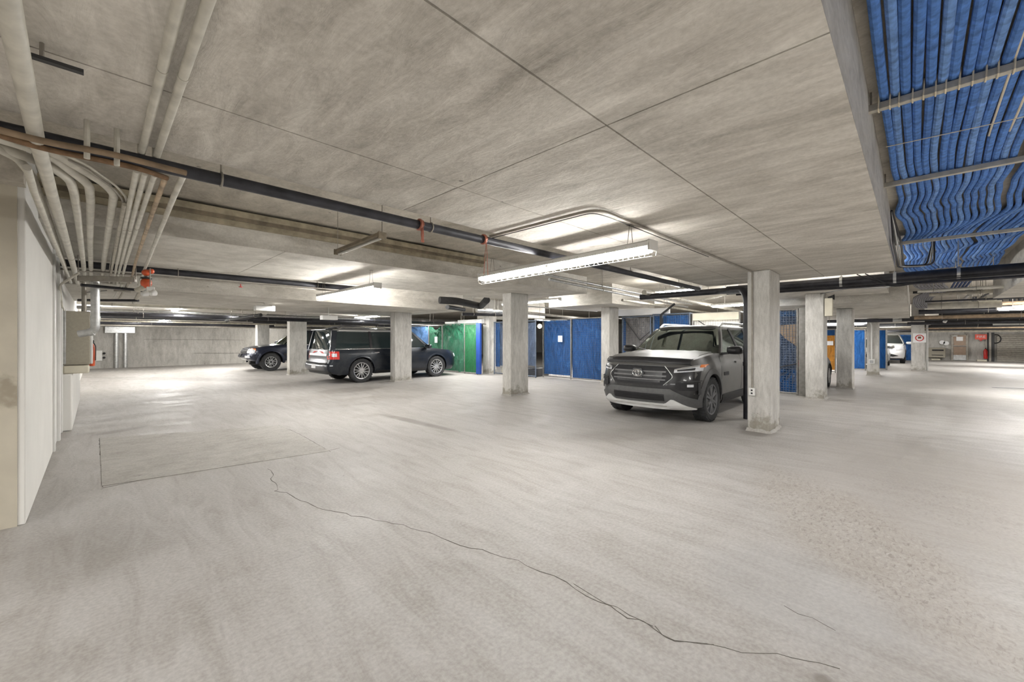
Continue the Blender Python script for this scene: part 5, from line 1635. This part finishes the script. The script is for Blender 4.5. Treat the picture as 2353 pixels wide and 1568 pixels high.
# ---- grey compact SUV in the foreground
def grey_suv():
    t = thing('suv', 'grey compact SUV with black hood deflector and silver skid trim, parked by the tall column', 'car', (8.67, 3.315, 0), PI)
    c = Car(t, 2.30, -2.28, .90, 2.7, .70, 4.5, .4,
            [(-2.3, 1.10), (-1.2, 1.14), (.4, 1.12), (1.0, 1.135), (1.5, 1.10), (1.95, 1.035), (2.3, .96)],
            [(-2.3, .34), (-1.9, .24), (1.5, .24), (2.1, .24), (2.3, .27)],
            [(0, .13), (.12, .05), (.3, .0), (.6, .02), (.85, .07), (1, .14)], [(0, .16), (.3, .0), (.7, .03), (1, .08)],
            [(0, .93), (.1, .965), (.3, .985), (.55, 1.0), (.8, .985), (.92, .95), (1, .91)])
    ax = (1.37, -1.32)
    R_ = .368
    c.body(M['p_grey'], [(ax[0], R_, R_ + .075), (ax[1], R_, R_ + .075)], 0)
    # black lower nose behind the trims
    c.front('lower_fascia', -.86, .86, .27, .93, .004, M['p_black'], .03, 28, 8)
    belt = lambda x: 1.125 + .02 * max(0, -x)
    c.cabin(M['p_grey'], 1.02, .28, -1.75, -2.08, .835, .63, 1.625, belt,
            [(.80, .17, .075, M['p_grey']), (-.25, -.27, .10, M['black']), (-1.2, -1.18, .10, M['black']), (-1.80, -1.62, .22, M['p_grey'])],
            [(.74, -.20, .14, -.22), (-.30, -1.15, -.32, -1.13), (-1.25, -1.72, -1.23, -1.55)], M['glass'], M['glass_side'], None, .16, M['glass_dark'])
    MB().box(-1.7, .2, -.56, .56, 1.53, 1.565).build('headliner', M['black'], t, bevel=.01)  # black lining added to darken the cabin behind the windscreen
    MB().box(-1.72, -1.68, -.68, .68, 1.0, 1.55).build('blackout_panel', M['black'], t)  # unseen black partition added to keep the cabin dark
    deck = MB().box(-1.9, .9, -.8, .8, 1.02, 1.10).build('dashboard', M['black'], t, bevel=.03)
    # raised hood with two ridges
    rows = []
    for i in range(13):
        x = 2.05 - i * .0875
        hwx = .74 - .02 * i * .1
        rows.append([(x - .10 * abs(u) ** 3, u * hwx, c.zt(x) + .022 + .030 * (1 - u * u) - (.008 if abs(u) < .55 else 0) + (.006 if .55 <= abs(u) < .75 else 0)) for u in [-1 + 2 * k / 16 for k in range(17)]])
    MB().sheet(rows, (0, 0, -.03)).build('hood', M['p_grey'], t, smooth=50)
    c.seats([-.05], 1.0, 1.36, M['cladding'])
    MB().box(-1.0, -.9, -.62, .62, 1.0, 1.28).build('rear_bench', M['cladding'], t, bevel=.04)
    MB().tube([(.38 + .05 * math.cos(a), .37 + .18 * math.cos(a), 1.17 + .15 * math.sin(a)) for a in [2 * PI * i / 20 for i in range(21)]], .016, 8).build('steering_wheel', M['black'], t)
    MB().box(.33, .36, -.09, .09, 1.47, 1.54).build('rear_view_mirror', M['black'], t, bevel=.01)
    # hood deflector
    rows = []
    for i in range(25):
        y = -.76 + 1.52 * i / 24
        x = c.fx(y * .93, .97) - .03
        zz0, e = 1.01, .025 * abs(y / .76) ** 2
        rows.append([(x - .05, y, zz0 - .045 - e * .2), (x + .03, y, zz0 - .01 - e * .3), (x + .02, y, zz0 + .04 - e), (x - .05, y, zz0 + .08 - e), (x - .075, y, zz0 + .08 - e)])
    MB().sheet(rows, (-.012, 0, -.012)).build('hood_deflector', M['black'], t, smooth=60)
    # grille
    hexw = lambda z_: .40 + .15 * (1 - abs((z_ - .79) / .16)) if True else 0
    def gl(y):
        a = abs(y)
        return .645 if a < .43 else .645 + (a - .43) / .12 * .13
    def gh(y):
        a = abs(y)
        return .945 if a < .42 else .945 - (a - .42) / .13 * .15
    g = c.front('grille', -.545, .545, gl, gh, .022, M['cladding'], .03, 30, 4)
    for (z0_, z1_, yy_) in ((.80, .845, .40), (.685, .715, .38), (.75, .765, .40)):
        c.front('grille_slot', -yy_, yy_, z0_, z1_, .026, M['black'], .01, 20, 1, g)
    for (z0_, z1_, yy_) in ((.775, .80, .46), (.845, .868, .45), (.72, .738, .45)):
        c.front('grille_bar', -yy_, yy_, z0_, z1_, .036, M['grille_grey'], .015, 20, 1, g)
    for sg in (-1, 1):
        pts = [(c.fx(y_, z_) + .03, sg * y_, z_) for y_, z_ in ((.42, .95), (.555, .80), (.555, .76), (.44, .645))]
        MB().tube(pts, .006, 8, .02).build('grille_edge', M['galv'], g)
    MB().tube([(c.fx(y_, .947) + .028, y_, .948) for y_ in [-.42 + .042 * k for k in range(21)]], .007, 8).build('grille_edge', M['grille_grey'], g)
    # emblem: hexagonal plate and an oval badge of three interlocking ellipses
    xe = c.fx(0, .82) + .045
    hx = [(xe, .115 * a_, .825 + b_) for a_, b_ in ((1, 0), (.62, .078), (-.62, .078), (-1, 0), (-.62, -.078), (.62, -.078))]
    em = MB().prism(hx, (.012, 0, 0)).build('badge_plate', M['alloy_dark'], t, bevel=.004)
    for (ry, rz, dz) in ((.082, .055, 0), (.024, .053, .0), (.055, .020, .028)):
        MB().tube([(xe + .018, ry * math.cos(a), .825 + dz + rz * math.sin(a)) for a in [2 * PI * i / 28 for i in range(29)]], .0068, 6).build('badge_oval', M['chrome'], em)
    # headlamps
    for sg in (-1, 1):
        lo = lambda y: .845 + (abs(y) - .56) * .10
        hi = lambda y: .905 + (abs(y) - .56) * .24
        y0_, y1_ = sg * .56, sg * .865
        h_ = c.front('headlamp', y0_, y1_, lo, hi, .016, M['lamp_clear' if sg > 0 else 'lamp_clear'], .03, 14, 4)
        c.front('lamp_dark_strip', sg * .60, sg * .80, lambda y: lo(y) + .02, lambda y: (lo(y) + hi(y)) / 2 + .01, .019, M['black'], .01, 8, 1, h_)  # black strip across the inner headlamp
        c.front('light_strip', y0_, sg * .85, lambda y: hi(y) - .018, lambda y: hi(y) - .004, .021, M['chrome'], .01, 12, 1, h_)
        c.front('turn_lens', sg * .835, sg * .875, lambda y: .93, lambda y: .975, .022, M['amber'], .015, 4, 2, h_)
        # fog lamp pod
        f_ = c.front('fog_pod', sg * .60, sg * .86, lambda y: .565 + max(0, (.66 - abs(y))) * .4, lambda y: .69 + (abs(y) - .6) * .05, .018, M['cladding'], .03, 10, 3)
        c.front('fog_lamp', sg * .735, sg * .80, .625, .665, .026, M['lamp_clear'], .015, 4, 2, f_)
        c.front('fog_trim', sg * .62, sg * .87, lambda y: .70 + (abs(y) - .6) * .04, lambda y: .716 + (abs(y) - .6) * .04, .026, M['cladding2'], .015, 10, 1, f_)
        c.front('fog_blade', sg * .842, sg * .862, .50, .69, .026, M['cladding2'], .015, 2, 4, f_)
    # grey lower bumper with intake and silver skid
    def bl(y): return .27
    def bh(y):
        a = abs(y)
        return .585 if a < .52 else .585 - (a - .52) / .36 * .20
    lb = c.front('lower_bumper', -.88, .88, bl, bh, .022, M['bumper_grey'], .04, 34, 5)
    it = c.front('lower_intake', -.44, .44, .385, .50, .028, M['black'], .02, 20, 2)
    for k in range(3):
        c.front('intake_bar', -.44, .44, .405 + k * .03, .412 + k * .03, .034, M['cladding'], .01, 18, 1, it)
    def sl(y):
        a = abs(y)
        return .245 if a < .62 else .245 + 0 * a
    def sh(y):
        a = abs(y)
        return .345 if a < .44 else (.345 + (a - .44) / .10 * .085 if a < .54 else max(.26, .43 - (a - .54) / .24 * .17))
    c.front('skid_trim', -.77, .77, sl, sh, .045, M['silver_trim'], .05, 44, 4)
    for k in range(4):
        y_ = -.38 + k * .25
        c.front('skid_rib', y_ - .09, y_ + .09, .30, .315, .051, M['white_metal'], .012, 6, 1)
    # sides
    for sg in (-1, 1):
        for x in ax:
            c.flare(sg, x, R_, R_ + .065, R_ + .155, .02, M['bumper_grey'])
        c.side('sill_cladding', sg, -.80, .85, .25, .40, .018, M['cladding'], .03)
        c.side('door_handle', sg, -.02, .16, .945, .972, .028, M['p_grey'], .02, 3, 1)
        c.side('door_handle', sg, -1.0, -.82, .96, .987, .028, M['p_grey'], .02, 3, 1)
        for xg in (.93, -.25, -1.15):
            c.side('door_gap', sg, xg - .004, xg + .004, .42, 1.08, .0015, M['black'], .004, 1, 8)
        c.side('door_badge', sg, .55, .80, .74, .80, .004, M['cladding'], .006, 3, 1)
        mirror(t, sg, .66, .83, 1.19, M['black'], .09)
        # roof rail
        rr_ = MB()
        y_ = .60
        rr_.tube([(.12, sg * y_, 1.62), (-.06, sg * y_, 1.70), (-1.5, sg * y_, 1.705), (-1.66, sg * y_, 1.63)], .022, 8, .06)
        rr_.build('roof_rail', M['galv'], t)
        # wipers, tail lamps
        c.side('tail_lamp', sg, -2.26, -1.95, .95, 1.08, .012, M['tail_red'], .03)
        MB().bar((1.0, sg * .38, 1.15), (.80, sg * .38 - .42, 1.22), .016, .012).build('wiper', M['black'], t)
        for x in ax:
            wheel(t, x, sg * .895, R_, .235, 'twin', 6, M['alloy_mid'], .258)
    MB().box(-2.35, -2.28, -.26, .26, .72, .85).build('licence_plate', M['paper'], t)
    return c
grey_suv()

# ---- dark wagon facing the green tarps
def dark_wagon():
    t = thing('wagon', 'dark boxy wagon with roof rails and red-white tail lamp, facing the green tarps', 'car', (7.34, 13.43, 0), 0)
    c = Car(t, 2.47, -2.50, .955, 3.4, .55, 6.0, .28,
            [(-2.5, 1.06), (-1.0, 1.08), (.9, 1.06), (1.35, 1.04), (1.9, .98), (2.3, .93), (2.5, .86)],
            [(-2.5, .36), (-2.1, .27), (1.9, .24), (2.4, .26)],
            [(0, .12), (.15, .04), (.35, 0), (.7, .01), (.9, .04), (1, .12)], [(0, .10), (.12, .0), (.32, .0), (.42, .06), (.7, .07), (1, .10)],
            [(0, .93), (.1, .97), (.3, .99), (.55, 1.0), (.85, .985), (1, .95)])
    ax, R_ = (1.43, -1.42), .375
    c.body(M['p_teal'], [(ax[0], R_, R_ + .06), (ax[1], R_, R_ + .06)], 0)
    belt = lambda x: 1.07
    c.cabin(M['p_teal'], 1.32, .55, -2.28, -2.44, .90, .77, 1.665, belt,
            [(1.12, .45, .09, M['p_teal']), (.02, -.02, .09, M['black']), (-1.08, -1.1, .09, M['black']), (-2.32, -2.22, .16, M['p_teal'])],
            [(1.05, .07, .42, .03), (-.03, -1.03, -.07, -1.05), (-1.13, -2.24, -1.15, -2.16)], M['glass_dark'], M['glass_dark'], M['p_silver'], .10)
    for sg in (-1, 1):
        for x in ax:
            c.flare(sg, x, R_, R_ + .055, R_ + .11, .012, M['p_teal'])
            wheel(t, x, sg * .945, R_, .235, 'multi', 14, M['alloy'], .262)
        c.side('belt_moulding', sg, -2.35, 1.05, 1.055, 1.078, .012, M['chrome'], .015, 14, 1)
        c.side('sill', sg, -.95, .95, .26, .36, .012, M['black'], .03)
        for xg in (1.0, -.05, -1.12):
            c.side('door_gap', sg, xg - .004, xg + .004, .36, 1.05, .002, M['black'], .004, 1, 8)
        for xg in (.05, -1.0):
            c.side('door_handle', sg, xg - .02, xg + .16, .93, .955, .028, M['chrome'], .02, 3, 1)
        for (za, zb2) in ((.55, .56), (.70, .71), (.82, .83)):
            c.side('body_groove', sg, -.9, .95, za, zb2, .003, M['black'], .006, 8, 1)
        mirror(t, sg, .98, .90, 1.12, M['p_teal'], .08)
        MB().tube([(.35, sg * .70, 1.69), (.28, sg * .70, 1.745), (-1.95, sg * .70, 1.745), (-2.05, sg * .70, 1.69)], .018, 8, .05).build('roof_rail', M['chrome'], t)
        MB().box(-2.1, .45, sg * .80 - .012, sg * .80 + .012, 1.635, 1.652).build('drip_moulding', M['white_metal'], t)
        # wrap-round tail lamp: red frame with clear middle
        tl = c.side('tail_lamp', sg, -2.42, -2.14, .76, 1.0, .016, M['tail_red'], .03, 8, 3)
        c.side('lamp_window', sg, -2.36, -2.22, .84, .94, .020, M['lamp_clear'], .01, 4, 2, tl)
        c.front('headlamp', sg * .55, sg * .88, .72, lambda y: .84, .014, M['lamp_clear'], .03)
        c.side('reflector', sg, -2.42, -2.34, .56, .585, .014, M['lamp_clear'], .01, 2, 1)
    c.rear('rear_bumper', -.90, .90, .40, .64, .05, M['p_teal'], .06, 20, 4)
    c.rear('bumper_step', -.80, .80, .62, .65, .07, M['cladding2'], .05, 16, 1)
    c.rear('under_panel', -.85, .85, .30, .42, .03, M['black'], .04, 16, 2)
    c.rear('tailgate_band', -.70, .70, .86, .93, .012, M['galv'], .015, 14, 1)
    c.rear('licence_plate', -.16, .16, .47, .60, .065, M['paper'], .015, 3, 1)
    c.rear('tailgate_gap', -.78, .78, .66, .668, .004, M['black'], .006, 12, 1)
    MB().bar((-2.52, -.3, 1.12), (-2.44, .15, 1.18), .02, .012).build('rear_wiper', M['black'], t)
    MB().box(-2.42, -2.20, -.62, .62, 1.66, 1.69).build('spoiler', M['p_teal'], t, bevel=.012)
    # things lashed on the roof
    o = MB()
    rows = []
    for i in range(9):
        x = -1.95 + i * .13
        hgt = .05 + .05 * math.sin(i * .39)
        rows.append([(x, -.45 + .9 * k / 8, 1.73 + hgt * math.sin(PI * k / 8) ** .5 + .012 * math.sin(i * 2.1 + k)) for k in range(9)])
    o.sheet(rows, (0, 0, -.03))
    tag(o.build('roof_cover', M['t_grey'], smooth=70), 'crumpled pale cover on the roof of the dark wagon', 'cover')
    q = bpy.data.objects['roof_cover']
    q.location = Vector(q.location) + Vector((7.34, 13.43, 0))
    return c
dark_wagon()

# ---- navy truck-like SUV in front of the back wall, nose to the left
def navy_suv():
    t = thing('suv', 'navy rugged SUV with black wheels, its nose left of the column before the back wall', 'car', (6.75, 20.65, 0), PI)
    c = Car(t, 2.36, -2.38, .935, 3.0, .55, 5.0, .35,
            [(-2.4, 1.08), (-.5, 1.10), (.75, 1.12), (1.1, 1.12), (1.7, 1.06), (2.1, .98), (2.36, .86)],
            [(-2.4, .45), (-1.9, .36), (1.6, .36), (2.05, .42), (2.4, .5)],
            [(0, .16), (.15, .06), (.3, .0), (.45, .0), (.6, .05), (.85, .07), (1, .14)], [(0, .1), (.3, 0), (1, .08)],
            [(0, .94), (.12, .98), (.5, 1.0), (.85, .98), (1, .93)])
    ax, R_ = (1.46, -1.33), .385
    c.body(M['p_navy'], [(ax[0], R_, R_ + .085), (ax[1], R_, R_ + .085)], 0)
    belt = lambda x: 1.13
    c.cabin(M['p_navy'], 1.02, .22, -1.95, -2.25, .86, .66, 1.72, belt,
            [(.85, .12, .08, M['p_navy']), (-.15, -.2, .09, M['black']), (-1.15, -1.15, .09, M['black']), (-2.15, -1.9, .18, M['p_navy'])],
            [(.78, -.10, .10, -.15), (-.20, -1.1, -.25, -1.1), (-1.2, -2.0, -1.2, -1.8)], M['glass'], M['glass_dark'])
    c.front('grille', -.50, .50, .76, .96, .015, M['black'], .03, 16, 3)
    for zz_ in (.82, .88):
        c.front('grille_bar', -.48, .48, zz_, zz_ + .015, .022, M['cladding2'], .01, 14, 1)
    c.front('bumper', -.88, .88, .55, .72, .05, M['p_navy'], .06, 24, 3)
    c.front('bumper_intake', -.4, .4, .58, .68, .056, M['black'], .02, 12, 2)
    c.front('skid_plate', -.45, .45, .46, .54, .03, M['galv'], .03, 12, 2)
    c.front('plate_holder', -.2, .2, .62, .74, .09, M['cladding'], .04, 4, 1)
    for sg in (-1, 1):
        hl = c.front('headlamp', sg * .52, sg * .86, .78, lambda y: .95 - (.03 if abs(y) > .8 else 0), .016, M['lamp_clear'], .03, 8, 3)
        c.side('turn_lens', sg, 2.02, 2.16, .86, .97, .012, M['amber'], .02, 3, 2)
        c.front('fog_lamp', sg * .58, sg * .80, .585, .665, .058, M['lamp_clear'], .015, 6, 2)
        for x in ax:
            c.flare(sg, x, R_, R_ + .075, R_ + .16, .035, M['p_navy'])
            wheel(t, x, sg * .935, R_, .26, 'multi', 12, M['alloy'], .235, M['black'])
        MB().box(-.85, .9, sg * .93 - .06, sg * .93 + .06, .36, .42).build('running_board', M['galv'], t, bevel=.02)
        MB().tube([(.05, sg * .62, 1.75), (-.05, sg * .62, 1.80), (-1.7, sg * .62, 1.80), (-1.8, sg * .62, 1.75)], .02, 8, .05).build('roof_rail', M['galv'], t)
        mirror(t, sg, .68, .86, 1.2, M['p_navy'], .09)
        c.side('belt_moulding', sg, -2.1, .8, 1.10, 1.12, .01, M['galv'], .015, 12, 1)
        c.side('side_moulding', sg, -.85, .95, .66, .74, .018, M['black'], .02, 10, 1)
        for xg in (.95, -.15, -1.12):
            c.side('door_gap', sg, xg - .005, xg + .005, .5, 1.08, .002, M['black'], .004, 1, 6)
    MB().tube([(1.2, .0, .28), (2.05, .0, .38)], .12, 8).build('undertray', M['black'], t)
    return c
navy_suv()

# ---- white crossover far down the right aisle, facing us
def white_car():
    t = thing('suv', 'white crossover facing the viewer at the far end, beyond the narrow blue tarp', 'car', (33.25, 1.25, 0), PI)
    c = Car(t, 2.25, -2.25, .91, 2.8, .65, 4.5, .4,
            [(-2.3, 1.10), (.3, 1.08), (1.0, 1.10), (1.6, 1.03), (2.05, .93), (2.3, .84)], [(-2.3, .3), (1.6, .24), (2.3, .26)],
            [(0, .12), (.2, .02), (.4, 0), (.7, .03), (1, .14)], [(0, .1), (.4, 0), (1, .08)], [(0, .93), (.2, .98), (.5, 1), (.85, .97), (1, .9)])
    ax, R_ = (1.33, -1.32), .35
    c.body(M['p_white'], [(ax[0], R_, R_ + .06), (ax[1], R_, R_ + .06)], 0)
    c.cabin(M['p_white'], 1.15, .3, -1.8, -2.1, .83, .62, 1.62, lambda x: 1.10,
            [(.92, .2, .08, M['p_white']), (-.2, -.22, .1, M['black']), (-1.85, -1.65, .2, M['p_white'])], [(.85, -.15, .17, -.17), (-.25, -1.75, -.27, -1.58)], M['glass_dark'], M['glass_dark'], None, .16)
    c.front('upper_grille', -.40, .40, .80, .85, .014, M['black'], .02, 14, 1)
    for sg in (-1, 1):
        c.front('headlamp', sg * .52, sg * .85, lambda y: .74 + (abs(y) - .52) * .25, lambda y: .84 + (abs(y) - .52) * .25, .016, M['lamp_clear'], .02, 8, 2)
        c.front('lower_vent', sg * .18, sg * .62, lambda y: .38 + abs(abs(y) - .4) * .2, lambda y: .54 - abs(abs(y) - .35) * .35, .018, M['black'], .02, 10, 2)
        mirror(t, sg, .72, .84, 1.14, M['p_white'], .1)
        for x in ax:
            c.flare(sg, x, R_, R_ + .05, R_ + .09, .012, M['cladding'])
            wheel(t, x, sg * .90, R_, .22, 'five', 5, M['alloy'], .235)
    c.front('chin', -.8, .8, .24, .30, .02, M['black'], .03, 18, 1)
    c.front('badge', -.09, .09, .86, .90, .02, M['chrome'], .012, 4, 1)
    return c
white_car()

def small_car(label, name, loc, rz, paint, L, hw, h, glass='glass_dark', style='five'):
    t = thing(name, label, 'car', loc, rz)
    a = L / 2
    c = Car(t, a, -a, hw, 2.8, .6, 3.4, .5,
            [(-a, .86), (-a + .5, .95), (0, .95), (a - 1.1, .93), (a - .4, .82), (a, .68)], [(-a, .3), (-a + .5, .2), (a - .5, .2), (a, .24)],
            [(0, .1), (.3, 0), (.6, .02), (1, .16)], [(0, .1), (.4, 0), (1, .12)], [(0, .93), (.2, .98), (.5, 1), (.85, .97), (1, .9)])
    R_ = .32
    ax = (a - .85, -a + .82)
    c.body(paint, [(ax[0], R_, R_ + .055), (ax[1], R_, R_ + .055)], 0)
    c.cabin(paint, a - 1.05, a - 1.75, -a + .75, -a + .25, hw - .08, hw - .28, h - .04, lambda x: .94,
            [(a - 1.25, a - 1.82, .08, paint), (0, -.02, .09, M['black']), (-a + .4, -a + .8, .2, paint)], [(a - 1.35, .05, a - 1.9, .03), (-.05, -a + .5, -.07, -a + .88)], M['glass_dark'], M['glass_dark'], None, .14)
    c.front('grille', -.4, .4, .52, .66, .012, M['black'], .02, 12, 1)
    for sg in (-1, 1):
        c.front('headlamp', sg * (hw - .36), sg * (hw - .05), .58, .72, .014, M['lamp_clear'], .02, 8, 2)
        c.side('tail_lamp', sg, -a + .06, -a + .3, .68, .84, .012, M['tail_red'], .02)
        if 'sedan' in name:
            mirror(t, sg, a - 1.45, hw - .08, 1.0, paint, .07)
        for x in ax:
            c.flare(sg, x, R_, R_ + .05, R_ + .08, .01, paint)
            wheel(t, x, sg * (hw - .01), R_, .2, style, 7, M['alloy'], .215)
    c.rear('licence_plate', -.2, .2, .5, .62, .012, M['paper'], .01, 3, 1)
    return c
small_car('dark hatchback mostly hidden behind the column right of the coarse grid cage', 'hatchback', (14.15, 2.56, 0), 0, M['p_black'], 3.3, .82, 1.48)
small_car('silver sedan sliver visible between the narrow blue tarp and the white car', 'sedan', (27.35, 1.73, 0), PI, M['p_silver'], 4.3, .85, 1.42)
